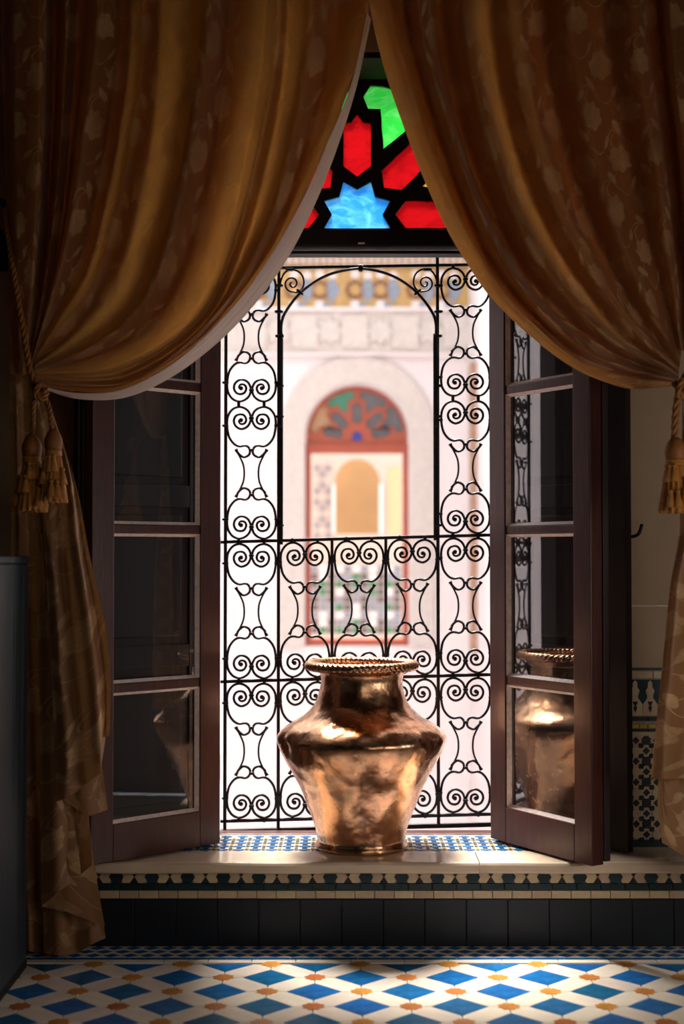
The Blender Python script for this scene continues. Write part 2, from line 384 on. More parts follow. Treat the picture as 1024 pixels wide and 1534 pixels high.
for k in range(-14, 15):
    cx = x0s+k*per; zc = (zA+zB)/2
    if abs(cx) > 1.7: continue
    wall_tile(arrow, cx-.0205, RY+.004, zc, step); wall_tile(arrow, cx+.0205, RY+.004, zc, step, PI)
    wall_tile(tri, cx, RY+.004, zc, step); wall_tile(tri, cx, RY+.004, zc, step, PI)
    wall_tile(octo, cx+per/2, RY+.004, zc, step)
# marble slabs with rounded nosing
def slab(x0, x1):
    prof = [(NY+.004, STEPZ-.036), (NY, STEPZ-.030), (NY, STEPZ-.010), (NY+.004, STEPZ-.003), (NY+.012, STEPZ), (5.005, STEPZ), (5.005, STEPZ-.040), (NY+.012, STEPZ-.040)]
    bm = bmesh.new(); n = 24; rings = []
    for k in range(n+1):
        x = x0+(x1-x0)*k/n
        rings.append([bm.verts.new((x, y+(.0012*math.sin(x*9) if y < 4.9 else 0), z+(.0010*math.sin(x*13+1) if y < 4.85 else 0))) for y, z in prof])
    m_ = len(prof)
    for a, b in zip(rings, rings[1:]):
        for k in range(m_): bm.faces.new((a[k], a[(k+1) % m_], b[(k+1) % m_], b[k]))
    bm.faces.new(rings[0]); bm.faces.new(rings[-1][::-1])
    return link('marble_slab', mesh_of(bm), step, M['marble'])
jx = (716-512)/F*4.83
slab(-1.75, -.86); slab(-.858, jx-.002); slab(jx+.002, 1.75)
for xa, xb in ((-1.75, OX0+.0), (OX1, 1.75)):
    box('back_slab', xa, xb, 5.007, WY+.01, STEPZ-.04, STEPZ-.001, M['marble'], step)
# mosaic on the sill
bmB = bmesh.new(); bmY = bmesh.new(); bmG = bmesh.new(); bmN = bmesh.new()
box('mosaic_bed', OX0, OX1, 5.006, 5.305, STEPZ-.03, STEPZ-.003, M['cream'], step)
def prism_into(bm, poly, x, y, z, h):
    top = [bm.verts.new((x+px, y+py, z+h)) for px, py in poly]; bot = [bm.verts.new((x+px, y+py, z)) for px, py in poly]; n = len(poly)
    bm.faces.new(top)
    for k in range(n): bm.faces.new((bot[k], bot[(k+1) % n], top[(k+1) % n], top[k]))
cw = .058; nx = int((OX1-OX0)/cw)
for i in range(nx+1):
    for j in range(5):
        x = OX0+.03+i*cw; y = 5.037+j*cw
        if x > OX1-.02: continue
        prism_into(bmB, star_poly(.0215, .0150, 8, PI/8), x, y, STEPZ-.003, .0022)
        if x+cw/2 < OX1 and j < 4:
            prism_into(bmY if (i+j) % 2 else bmG, rect_poly(.013, .013), x+cw/2, y+cw/2, STEPZ-.003, .0022)
            for dx, dy in ((0, cw/2), (cw/2, 0)):
                prism_into(bmG if (i+j) % 3 else bmN, star_poly(.0085, .006, 4), x+dx, y+dy, STEPZ-.003, .0022)
for bm_, m_ in ((bmB, 'bluet'), (bmY, 'yellowt'), (bmG, 'green_dark'), (bmN, 'navy')):
    link('mosaic_tile', mesh_of(bm_), step, M[m_])['kind'] = 'stuff'

# ------------------------------------------------------------------ wainscot on the wall right of the window
def wz(y): return P(960, y, WY).z
X0w, X1w = OX1+.002, 2.28
def strip_w(za, zb, wl, mat, y=WY, xa=X0w, xb=X1w, par=wf):
    me = tile_mesh(rect_poly(wl-.002, zb-za-.0015), .008, .0015, 'strip', mat); x = xa
    while x+wl < xb: wall_tile(me, x+wl/2, y, (za+zb)/2, par); x += wl
box('wainscot_bed', X0w, X1w, WY-.004, WY, STEPZ, wz(1001), M['grout'], wf)
strip_w(wz(1004), wz(1000), .12, M['navy']); strip_w(wz(1016), wz(1005), .10, M['creamdull'])
za, zb = wz(1072), wz(1018); hm = (zb-za); wm = .052
merlon = tile_mesh([(-.026, -.5*hm), (.026, -.5*hm), (.026, -.18*hm), (.010, .0*hm), (.012, .10*hm), (.016, .2*hm), (.008, .30*hm), (.008, .42*hm), (0, .49*hm), (-.008, .42*hm), (-.008, .30*hm), (-.016, .2*hm), (-.012, .10*hm), (-.010, 0), (-.026, -.18*hm)], .009, .001, 'merlon_tile', M['creamdull'])
drop = tile_mesh([(0, -.20*hm), (.007, -.06*hm), (.003, .0), (.010, .12*hm), (-.010, .12*hm), (-.003, 0), (-.007, -.06*hm)], .0105, .001, 'drop_tile', M['green_dark'])
box('merlon_bed', X0w, X1w, WY-.006, WY-.003, za, zb, M['green_dark'], wf)
x = X0w+.03
while x < 1.9:
    wall_tile(merlon, x, WY, (za+zb)/2, wf); wall_tile(drop, x, WY, (za+zb)/2-.22*hm, wf); x += wm+.001
strip_w(wz(1080), wz(1073), .09, M['navy']); strip_w(wz(1090), wz(1085), .03, M['yellowt']); strip_w(wz(1096), wz(1091), .09, M['navy'])
box('zellige_bed', X0w, X1w, WY-.006, WY-.003, STEPZ+.03, wz(1096), M['creamdull'], wf)
bmS = bmesh.new(); bmQ = bmesh.new(); bmO = bmesh.new()
star_w = tile_mesh(star_poly(.0185, .0140, 8, PI/8), .010, .001, 'star_tile', M['navy'])
sq_w = tile_mesh(rect_poly(.0165, .0165), .010, .001, 'square_tile', M['green_dark'])
sq_w2 = tile_mesh([(0, -.013), (.013, 0), (0, .013), (-.013, 0)], .010, .001, 'diamond_tile', M['navy'])
hexw = tile_mesh([(-.018, -.010), (0, -.016), (.018, -.010), (.018, .010), (0, .016), (-.018, .010)], .009, .001, 'hex_tile', M['creamdull'])
cs = .0735; z = wz(1096)-.03; row = 0
while z > STEPZ+.04:
    x = X0w+.028+(cs/2)*0
    while x < 1.55:
        if row % 2 == 0:
            wall_tile(star_w, x, WY, z, wf); wall_tile(sq_w2, x+cs/2, WY, z, wf)
        else:
            wall_tile(sq_w2, x, WY, z, wf); wall_tile(hexw, x+cs/2, WY, z, wf)
        for sgn in (-1, 1): wall_tile(sq_w, x+cs/4*sgn, WY, z-cs/4, wf)
        x += cs
    z -= cs/2; row += 1
strip_w(STEPZ+.002, STEPZ+.028, .12, M['navy'])
box('trim_2', OX1, 2.28, WY-.006, WY+.0, wz(908.3), wz(906.6), M['putty'])
tag(bpy.data.objects['trim_2'], 'thin pale ridge running along the plaster wall at right', 'trim', kind='structure')

# ------------------------------------------------------------------ window frame with stained glass
FW0, FW1 = 5.305, 5.375
win = tag(empty('window_1', (.06, 5.34, STEPZ)), 'tall dark wooden window frame with stained glass fanlight', 'window', kind='structure')
def wbox(name, x0, x1, y0, y1, z0, z1, mat, bev=.003):
    o_ = box(name, x0-.06, x1-.06, y0-5.34, y1-5.34, z0-STEPZ, z1-STEPZ, mat, win, bev); return o_
ZT0, ZT1 = P(560, 384, 5.34).z, P(560, 346, 5.34).z
zlite0, zlite1 = P(560, 379, 5.34).z, P(560, 373, 5.34).z
JL, JR = -.462, .578
for a, b in ((OX0+.002, JL), (JR, OX1-.002)):
    wbox('jamb', a, b, FW0, FW1, STEPZ, ZT0, M['wood_dark'], .004)
wbox('transom_bar', OX0+.002, OX1-.002, FW0-.015, FW1, zlite1, ZT1, M['wood_black'], .006)
wbox('lower_transom_bar', OX0+.002, OX1-.002, FW0-.010, FW1-.01, ZT0, zlite0, M['wood_black'], .003)
wbox('latch_plate', P(536, 365, FW0).x, P(546, 365, FW0).x, FW0-.019, FW0-.013, P(540, 367, FW0).z, P(540, 364.5, FW0).z, M['putty'], .0005)
wbox('threshold', JL, JR, FW0+.0, FW1+.005, STEPZ-.03, STEPZ+.001, M['wood'], .003)
# stained glass geometry, in rosette units (zoom pixels) -> metres
RU = 5.34/F/2.844
rc = P(534.7, 322, 5.34)
bot = -61.5
def rot(p, a): return (p[0]*math.cos(a)+p[1]*math.sin(a), -p[0]*math.sin(a)+p[1]*math.cos(a))   # clockwise
def clip(poly, yb):
    out = []
    for k in range(len(poly)):
        a, b = poly[k], poly[(k+1) % len(poly)]
        if a[1] >= yb: out.append(a)
        if (a[1] >= yb) != (b[1] >= yb):
            s = (yb-a[1])/(b[1]-a[1]); out.append((a[0]+(b[0]-a[0])*s, yb))
    return out
star = [(r_*math.sin(PI/8*k), r_*math.cos(PI/8*k)) for k, r_ in [(k, 154 if k % 2 else 109) for k in range(16)]]
petal = [(0, 162), (60, 208), (58, 396), (25, 400), (17, 412), (0, 436), (-17, 412), (-25, 400), (-58, 396), (-60, 208)]
wing = [(112, 282), (100, 454), (47, 456), (25, 509), (57, 559), (110, 555), (180, 534), (252, 506), (315, 470), (355, 435), (342, 378), (289, 355), (250, 392)]
panes = [(star, 'g_blue'), (petal, 'g_red')]
for a in (-PI/2, -PI/4, PI/4, PI/2): panes.append(([rot(p, a) for p in petal], 'g_red'))
for a, m_ in ((0, 'g_green'), (PI/4, 'g_yellow'), (-PI/4, 'g_green'), (-PI/2, 'g_yellow')): panes.append(([rot(p, a) for p in wing], m_))
def jagged(poly):
    out = []
    for k in range(len(poly)):
        a, b = poly[k], poly[(k+1) % len(poly)]; L = math.hypot(b[0]-a[0], b[1]-a[1]); n = max(1, int(L/40))
        for s in range(n):
            f = s/n; out.append((a[0]+(b[0]-a[0])*f+(random.uniform(-2, 2) if s else 0), a[1]+(b[1]-a[1])*f+(random.uniform(-2, 2) if s else 0)))
    return out
clipped = [(jagged(clip(p, bot)), m_) for p, m_ in panes]
cu = bpy.data.curves.new('tracery', 'CURVE'); cu.dimensions = '2D'; cu.fill_mode = 'BOTH'; cu.extrude = .012
RO = 690
outl = [(RO*math.cos(PI*k/40), RO*math.sin(PI*k/40)) for k in range(41)]
outl = [(RO, -68)]+outl+[(-RO, -68)]
def spl(pts):
    s = cu.splines.new('POLY'); s.points.add(len(pts)-1)
    for q, p in zip(s.points, pts): q.co = (p[0]*RU, p[1]*RU, 0, 1)
    s.use_cyclic_u = True
spl(outl)
for p, _ in clipped: spl([(x*1.0, y) for x, y in p])
tmp = bpy.data.objects.new('tmp', cu); C.objects.link(tmp)
bpy.context.view_layer.update()
me = bpy.data.meshes.new_from_object(tmp.evaluated_get(bpy.context.evaluated_depsgraph_get()))
bpy.data.objects.remove(tmp)
me.materials.clear(); me.materials.append(M['wood_black'])
tr_o = link('tracery', me, win); tr_o.rotation_euler = (PI/2, 0, 0); tr_o.location = rc-Vector((.06, 5.34, STEPZ))
for p, m_ in clipped:
    gm = tile_mesh([(x*RU*1.004, y*RU) for x, y in p], .004, .0002, 'glass', M[m_])
    o_ = link('pane', gm, win); o_.rotation_euler = (PI/2, 0, 0); o_.location = rc-Vector((.06, 5.34, STEPZ))+Vector((0, .004, 0))
    o_['label'] = {'g_blue': 'blue star glass', 'g_red': 'red petal glass', 'g_green': 'green wing glass', 'g_yellow': 'yellow wing glass'}[m_]
# arched moulding round the fanlight and spandrel boards
bm = bmesh.new(); n = 48
for k in range(n+1):
    a = PI*k/n
for (ra, rb, ya, yb2) in ((.560, .640, -.03, .035),):
    rings = []
    for k in range(n+1):
        a = PI*k/n; c_, s_ = math.cos(a), math.sin(a)
        rings.append([bm.verts.new((rr*c_, yy, rr*s_)) for rr, yy in ((ra, yb2), (ra, ya+.012), (ra+.02, ya), (rb-.01, ya), (rb, ya+.01), (rb, yb2))])
    for a, b in zip(rings, rings[1:]):
        for k in range(6): bm.faces.new((a[k], a[(k+1) % 6], b[(k+1) % 6], b[k]))
o_ = link('arch_moulding', mesh_of(bm), win, M['wood_dark']); o_.location = rc-Vector((.06, 5.34, STEPZ))
bm = bmesh.new()
for k in range(n):
    a, b = PI*k/n, PI*(k+1)/n
    for yy in (.0,):
        def outp(t_):
            return Vector((max(OX0-rc.x, min(OX1-rc.x, .62*math.cos(t_)*40)), 0, 0))
    pa, pb = (.62*math.cos(a), .62*math.sin(a)), (.62*math.cos(b), .62*math.sin(b))
    zt = OZ1-rc.z
    bm.faces.new([bm.verts.new(q) for q in ((pa[0], 0, pa[1]), (pb[0], 0, pb[1]), (pb[0], 0, zt), (pa[0], 0, zt))])
for xa, xb in ((OX0-rc.x, -.62), (.62, OX1-rc.x)):
    bm.faces.new([bm.verts.new(q) for q in ((xa, 0, -.06), (xb, 0, -.06), (xb, 0, zt), (xa, 0, zt))])
bmesh.ops.remove_doubles(bm, verts=bm.verts, dist=1e-5)
r = bmesh.ops.extrude_face_region(bm, geom=bm.faces[:])
for v in r['geom']:
    if isinstance(v, bmesh.types.BMVert): v.co.y += .03
o_ = link('spandrel_board', mesh_of(bm), win, M['wood_black']); o_.location = rc-Vector((.06, 5.34, STEPZ))
wbox('head_lining', OX0+.004, OX1-.004, WY+.004, FW0, OZ1-.022, OZ1-.002, M['wood_black'])
for a, b in ((OX0+.002, OX0+.022), (OX1-.022, OX1-.002)): wbox('reveal_lining', a, b, WY+.004, FW0, STEPZ+.002, OZ1-.022, M['wood_dark'])

# ------------------------------------------------------------------ wrought iron grille
GY = 5.42
def gp(x, y, slope=-.0264): return P(x, y+slope*(x-335), GY)
grille = tag(empty('window_grille', gp(537, 1246)), 'black wrought iron grille of bars and scrolls outside the window', 'grille')
G0 = grille.location.copy()
def gobj(name, me, loc, scale=(1, 1, 1), rz=0):
    o_ = link(name, me, grille); o_.location = Vector(loc)-G0; o_.scale = scale
    if rz: o_.rotation_euler.y = rz
    return o_
def gbar(pa, pb, rw, name='bar'):
    bm = bmesh.new(); L = (pb-pa).length
    box_bm(bm, -rw, rw, -rw, rw, 0, L, rw*.35)
    o_ = link(name, mesh_of(bm), grille, M['iron']); o_.location = pa-G0
    o_.rotation_euler = (pb-pa).to_track_quat('Z', 'Y').to_euler(); return o_
LV = dict(top=404, base=1245, low=1021, mid=812, bottom=1230)
VX = [336.5, 416.5, 497, 578, 656.5, 737]
for lv in ('mid', 'low', 'bottom'): gbar(gp(330, LV[lv]), gp(744, LV[lv]), .0062)
gbar(gp(330, 1245.5), gp(744, 1245.5), .0085)
gbar(P(336, 402.5, GY), P(744, 396, GY), .0060)
for k, x in enumerate(VX):
    top = 384 if k in (0, 1, 4, 5) else None
    zb_ = gp(x, 1247)
    if k in (1, 4):
        gbar(zb_, Vector((zb_.x, GY, gp(x, 812).z)), .0062)
        gbar(Vector((zb_.x, GY, gp(x, 812).z)), Vector((zb_.x, GY, P(x, 384, GY).z)), .0062)
        gbar(Vector((zb_.x+(.011 if k == 1 else -.011), GY-.003, gp(x, 818).z)), Vector((zb_.x+(.011 if k == 1 else -.011), GY-.003, P(x, 500, GY).z)), .0058)
    elif top:
        gbar(zb_, Vector((zb_.x, GY, P(x, 384, GY).z)), .0062)
    else:
        gbar(zb_, Vector((zb_.x, GY, gp(x, 812).z)), .0058)
def zz(pts): return [(((x-277)/6.024)*SC, 0, -((y-72)/6.024)*SC) for x, y in pts]
half_path = [(371, 207), (383, 203), (391, 216), (383, 238), (360, 246), (333, 233), (325, 200), (343, 166), (376, 155), (415, 168), (436, 212), (420, 262), (370, 291), (315, 270), (288, 225), (283, 185), (300, 135), (340, 100), (392, 88), (445, 108), (483, 158), (496, 215), (494, 290), (475, 370), (432, 428), (385, 449), (335, 442), (303, 458), (289, 495), (302, 530), (345, 548), (380, 528), (404, 500)]
bm = bmesh.new(); tube(bm, catmull(zz(half_path), 110), lambda t: .0052-.0014*max(0, 1-t*12), 6)
bmesh.ops.create_uvsphere(bm, u_segments=8, v_segments=6, radius=.0085, matrix=Matrix.Translation(Vector(zz([(371, 209)])[0])))
scroll_me = mesh_of(bm, 'scroll', True); scroll_me.materials.append(M['iron'])
hg = [(418, 486), (400, 520), (365, 588), (347, 640), (341, 705)]
hgl = hg+[(x, 1410-y) for x, y in hg[:-1][::-1]]
bm = bmesh.new(); tube(bm, catmull(zz(hgl), 36), lambda t: .0040+.0042*max(0, 1-min(t, 1-t)*10) if min(t, 1-t) < .1 else .0040, 6)
hour_me = mesh_of(bm, 'curved_bar', True); hour_me.materials.append(M['iron'])
bm = bmesh.new(); box_bm(bm, -.013, .013, -.009, .009, -.0042, .0042, .0015); box_bm(bm, -.010, .010, -.010, .010, -.0058, .0058, .002)
collar_me = mesh_of(bm, 'collar'); collar_me.materials.append(M['iron'])
def unit(x, ya, yb, side_collars=True, slope=-.0264):
    A, B = gp(x, ya, slope), gp(x, yb, slope); H = (A.z-B.z); k = H/(208*SC)
    for sx in (1, -1):
        gobj('scroll', scroll_me, A+Vector((0, -.001, -.004)), (sx, 1, k)); gobj('scroll', scroll_me, B+Vector((0, -.001, .004)), (sx, 1, -k))
        gobj('curved_bar', hour_me, A, (sx, 1, k))
        for Q, s in ((A, -1), (B, 1)):
            gobj('collar', collar_me, Q+Vector((sx*19*SC, -.002, s*1.5*SC)), (.8, .9, 1), PI/2)
            gobj('collar', collar_me, Q+Vector((sx*39*SC, -.002, s*33*SC*k)), (.95, 1, .8))
    for Q, s in ((A, -1), (B, 1)):
        gobj('collar', collar_me, Q+Vector((0, -.002, s*21.5*SC*k)), (.75, .8, .9)); gobj('collar', collar_me, Q+Vector((0, -.002, s*70*SC*k)), (.75, .8, .9))
for x in (376.5, 696.8):
    unit(x, 812, 1021); unit(x, 1021, 1230); unit(x, 606.5, 812)
    unit(x, 404.5 if x < 500 else 407.5, 606.5)
for x in (456.7, 537.5, 617.3): unit(x, 812, 1021); unit(x, 1021, 1230)
ar = [(421, 640), (421, 560), (421, 503), (421, 488), (426, 470), (445, 443.6), (469.5, 423), (494, 410.8), (518.7, 404.5), (537, 402.3)]
arr = ar+[(1074-x, y-.5) for x, y in ar[:-1][::-1]]
o_ = tube_obj('arch_bar', [P(x, y, GY-.006)-G0 for x, y in [tuple(q)[:2] for q in catmull([(a, b, 0) for a, b in arr], 90)]], .0058, M['iron'], grille)
cs_ = [(523, 214), (532, 208), (538, 222), (520, 238), (500, 215), (508, 188), (540, 174), (566, 200), (560, 245), (530, 282), (496, 268), (478, 225), (492, 180), (540, 170)]
cs_ = [(525, 214), (534, 222), (520, 236), (502, 216), (515, 188), (545, 176), (568, 205), (556, 240), (523, 243)]
corner = [(522, 214), (530, 208), (540, 216), (532, 234), (510, 234), (497, 212), (506, 184), (537, 172), (566, 196), (564, 232), (535, 252)]
corner = [(524, 216), (538, 205), (548, 224), (528, 240), (505, 226), (506, 195), (535, 174), (566, 200), (563, 240)]
corner = [(524, 214), (536, 206), (542, 222), (524, 238), (503, 228)]
cpx = []
for k in range(48):      # spiral around (437.5,424) whose last turn opens into the outer loop
    a = PI/2+k/47*3*PI; rr = 1.4+k/47*10.8
    cpx.append((437.5+rr*math.cos(a), 425.0-rr*math.sin(a)))
outer = [(446, 437.5), (452.5, 432), (455, 423), (452, 412), (444, 405.5), (434, 404.5), (426, 409), (421, 419), (418.5, 431)]
for sgn in (1, -1):
    pts = cpx+outer
    if sgn < 0: pts = [(1074-x, y-1) for x, y in pts]
    dense = [P(x, y, GY-.002)-G0 for x, y in [tuple(q)[:2] for q in catmull([(a, b, 0) for a, b in pts], 120)]]
    tube_obj('scroll', dense, .0040, M['iron'], grille, 6)
    for cx_, cy_, rr in ((449, 438, .7), (434, 404, 0), (417.5, 428, 0), (417.5, 467, 0), (418.5, 503.5, 0), (418.5, 578, 0), (418.5, 624, 0), (418.5, 787, 0)):
        X_ = cx_ if sgn > 0 else 1074-cx_
        gobj('collar', collar_me, P(X_, cy_, GY-.004), (1.25, 1.1, .9), rr*sgn)
gobj('collar', collar_me, P(540, 402, GY-.004), (.7, 1, 2.2))

# ------------------------------------------------------------------ casements
def casement(name, hx, hy, fx, fy, label, side, zl):
    """a glazed leaf from hinge (hx,hy) to free edge (fx,fy); exterior face is the one towards the room's middle"""
    L = math.hypot(fx-hx, fy-hy); z0 = STEPZ+.008; H = 2.13; T = .050
    t_ = empty(name, (hx, hy, z0)); ang = math.atan2(fy-hy, fx-hx); t_.rotation_euler.z = ang
    tag(t_, label, 'window', 'casement leaves')
    s = side      # local +y*s points away from the viewer (towards the wall)
    ya, yb = (0, T*s) if s > 0 else (T*s, 0)
    SW = .088
    M_ = M['wood']
    def lb(nm, x0, x1, y0, y1, za, zb, m, bev=.003): return box(nm, x0, x1, y0, y1, za, zb, m, t_, bev)
    lb('stile', 0, SW, ya, yb, 0, H, M_); lb('stile', L-SW, L, ya, yb, 0, H, M_)
    lb('rail', SW, L-SW, ya, yb, 0, .125, M_); lb('rail', SW, L-SW, ya, yb, H-.09, H, M_)
    zs = [.125]+zl+[H-.09]
    for z in zl: lb('glazing_bar', SW-.002, L-SW+.002, ya+.006, yb-.006, z-.016, z+.016, M_, .004)
    yg = T*s*.45
    for k in range(len(zs)-1):
        a = zs[k]+(.016 if k else 0); b = zs[k+1]-(.016 if k < len(zs)-2 else 0)
        g = lb('pane', SW-.004, L-SW+.004, yg-.0001, yg+.0001, a-.002, b+.002, M['pane'], 0)
        # one-sheet pane
        bm = bmesh.new(); bm.faces.new([bm.verts.new(q) for q in ((SW-.004, yg, a-.002), (L-SW+.004, yg, a-.002), (L-SW+.004, yg, b+.002), (SW-.004, yg, b+.002))])
        g.data = mesh_of(bm); g.data.materials.append(M['pane'])
        # putty fillet
        bm = bmesh.new(); f = .010; y1 = yg-.0005*s; y2 = 0+.006*s
        x0, x1 = SW, L-SW
        def wedge(p, q, inn):
            a_ = [Vector((p[0], y1, p[1])), Vector((q[0], y1, q[1]))]
            v = [bm.verts.new(a_[0]), bm.verts.new(a_[1]), bm.verts.new((q[0], y2, q[1])), bm.verts.new((p[0], y2, p[1])),
                 bm.verts.new((p[0]+inn[0][0], y1, p[1]+inn[0][1])), bm.verts.new((q[0]+inn[1][0], y1, q[1]+inn[1][1]))]
            for fc in ((0, 1, 2, 3), (3, 2, 5, 4), (0, 4, 5, 1), (0, 3, 4), (1, 5, 2)): bm.faces.new([v[i] for i in fc])
        wedge((x0, a), (x1, a), ((f, f), (-f, f))); wedge((x0, b), (x1, b), ((f, -f), (-f, -f)))
        wedge((x0, a), (x0, b), ((f, f), (f, -f))); wedge((x1, a), (x1, b), ((-f, f), (-f, -f)))
        link('putty', mesh_of(bm), t_, M['putty'])
    lb('cover_strip', L-.045, L+.006, T*s, (T+.026)*s, .01, H, M['wood_dark'])
    for z in (.22, 1.0, 1.85):
        o_ = tube_obj('hinge', [(.004, T*s*.5, z), (.004, T*s*.5, z+.09)], .009, M['brass'], t_); o_.location.x = -.012
    return t_, L, T
zb_left = [P(150, y, 5.0).z-STEPZ-.008 for y in (1034, 812, 600)]
cl, Ll, _ = casement('casement_window', -.434, 5.10, -.830, 4.735, 'left red-brown glazed window leaf, its panes dark', -1, [.577, 1.115, 1.62])
cr, Lr, Tr = casement('casement_window', .5377, 5.190, .824, 4.7245, 'right red-brown glazed window leaf reflecting grille and copper jar', 1, [.577, 1.115, 1.62])
# solid shutters behind the leaves
def shutter(hx, hy, fx, fy, side, label):
    L = math.hypot(fx-hx, fy-hy); z0 = STEPZ+.008; H = 2.13; T = .032
    t_ = empty('window_shutter', (hx, hy, z0)); t_.rotation_euler.z = math.atan2(fy-hy, fx-hx)
    tag(t_, label, 'shutter', 'panelled shutters')
    s = side; ya, yb = (0, T) if s > 0 else (-T, 0)
    for x0, x1 in ((0, .07), (L-.07, L)): box('stile', x0, x1, ya, yb, 0, H, M['wood_dark'], t_, .003)
    zs = [0, .10, .62, .70, 1.20, 1.28, 2.05, H]
    for a, b in ((0, .10), (.62, .70), (1.20, 1.28), (2.05, H)): box('rail', .07, L-.07, ya, yb, a, b, M['wood_dark'], t_, .003)
    for a, b in ((.10, .62), (.70, 1.20), (1.28, 2.05)):
        box('panel', .07, L-.07, ya+.010, yb-.010, a, b, M['wood_dark'], t_, 0)
        bm = bmesh.new(); box_bm(bm, .10, L-.10, ya+.003, yb-.003, a+.03, b-.03, .006); link('raised_panel', mesh_of(bm), t_, M['wood_dark'])
    return t_, L, T
shl = shutter(-.505, 5.27, -.915, 4.93, -1, 'dark panelled wooden shutter behind the left window leaf')
shr, Ls, Ts = shutter(.630, 5.29, .985, 4.935, 1, 'dark panelled wooden shutter behind the right window leaf')
hz = P(938, 800, 4.95).z-STEPZ-.008
hnd = box('handle_plate', Ls-.040, Ls-.015, Ts, Ts+.006, hz-.07, hz+.07, M['wood_black'], shr, .002)
tube_obj('handle', catmull([(Ls-.03, Ts, hz-.01), (Ls-.028, Ts+.030, hz-.01), (Ls+.0, Ts+.042, hz+.0), (Ls+.010, Ts+.05, hz+.035)], 14), .006, M['iron'], shr)

# ------------------------------------------------------------------ copper jar
JY = 5.08; JS = JY/F
jc = P(541.5, 1275, JY); jar = tag(empty('copper_jar', (jc.x, JY, STEPZ)), 'large beaten copper jar with rope-twist rim standing on the step', 'jar')
def jz(y): return P(541.5, y, JY).z-STEPZ
base_y = 1276
prof_px = [(60, 1277), (68, 1277), (69, 1272), (66, 1266), (66.5, 1258), (71, 1241), (78, 1221), (87, 1198), (97, 1177), (107, 1158), (116, 1140), (122, 1127), (125.5, 1118), (126, 1112), (123, 1106), (115, 1098), (103, 1090), (90, 1082), (79, 1073), (70, 1062), (65, 1050), (62, 1038), (61, 1028), (62, 1020), (66, 1013), (71, 1008)]
zoff = -jz(1277)
smooth = catmull([(r_, jz(y)+zoff, 0) for r_, y in prof_px], 110)
# radii in px*JS; keep catmull in consistent units
smooth = catmull([(r_*JS, jz(y)+zoff, 0) for r_, y in prof_px], 110)
pr = [(.01, .006)]+[(p.x, p.y) for p in smooth]
zt = jz(1005)+zoff
inner = [(p.x-.006, p.y) for p in smooth[::-1] if p.y > .42]+[(.10, .40), (.01, .40)]
from mathutils import noise as mn
dents = [(math.radians(215), .40, .05, .016), (math.radians(203), .37, .03, .014), (math.radians(228), .35, .035, .010), (math.radians(325), .395, .035, .012), (math.radians(250), .27, .05, .007), (math.radians(285), .22, .06, .006), (math.radians(262), .39, .04, .007), (math.radians(300), .40, .05, .005), (math.radians(195), .40, .03, .01)]
def jf(a, r_, z):
    d = 0
    if r_ > .08 and .02 < z < .62:
        q = Vector((math.cos(a)*r_, math.sin(a)*r_, z))
        d = mn.noise(q*7)*.004+mn.noise(q*17)*.0022
        for da, dz, w_, dep in dents:
            dd = (((a-da+PI) % (2*PI)-PI)*r_)**2+(z-dz)**2
            d -= dep*math.exp(-dd/(w_*w_))
    return r_+d, z
link('body', lathe('jar_body', pr+inner, 144, jf), jar, M['copper'])
bm = bmesh.new(); R0 = 77*JS; r0 = 8.6*JS; NT_, NP = 720, 16; rings = []
for k in range(NT_):
    a = 2*PI*k/NT_; ring = []
    for j in range(NP):
        p_ = 2*PI*j/NP; rr = r0*(.78+.27*abs(math.sin(30*a+2*p_)))
        ring.append(bm.verts.new(((R0+rr*math.cos(p_))*math.cos(a), (R0+rr*math.cos(p_))*math.sin(a), zt+rr*.85*math.sin(p_))))
    rings.append(ring)
for k in range(NT_):
    a, b = rings[k], rings[(k+1) % NT_]
    for j in range(NP): bm.faces.new((a[j], b[j], b[(j+1) % NP], a[(j+1) % NP]))
# phase closes after a full turn because 30 is whole
link('rope_rim', mesh_of(bm, 'rim', True), jar, M['copper'])

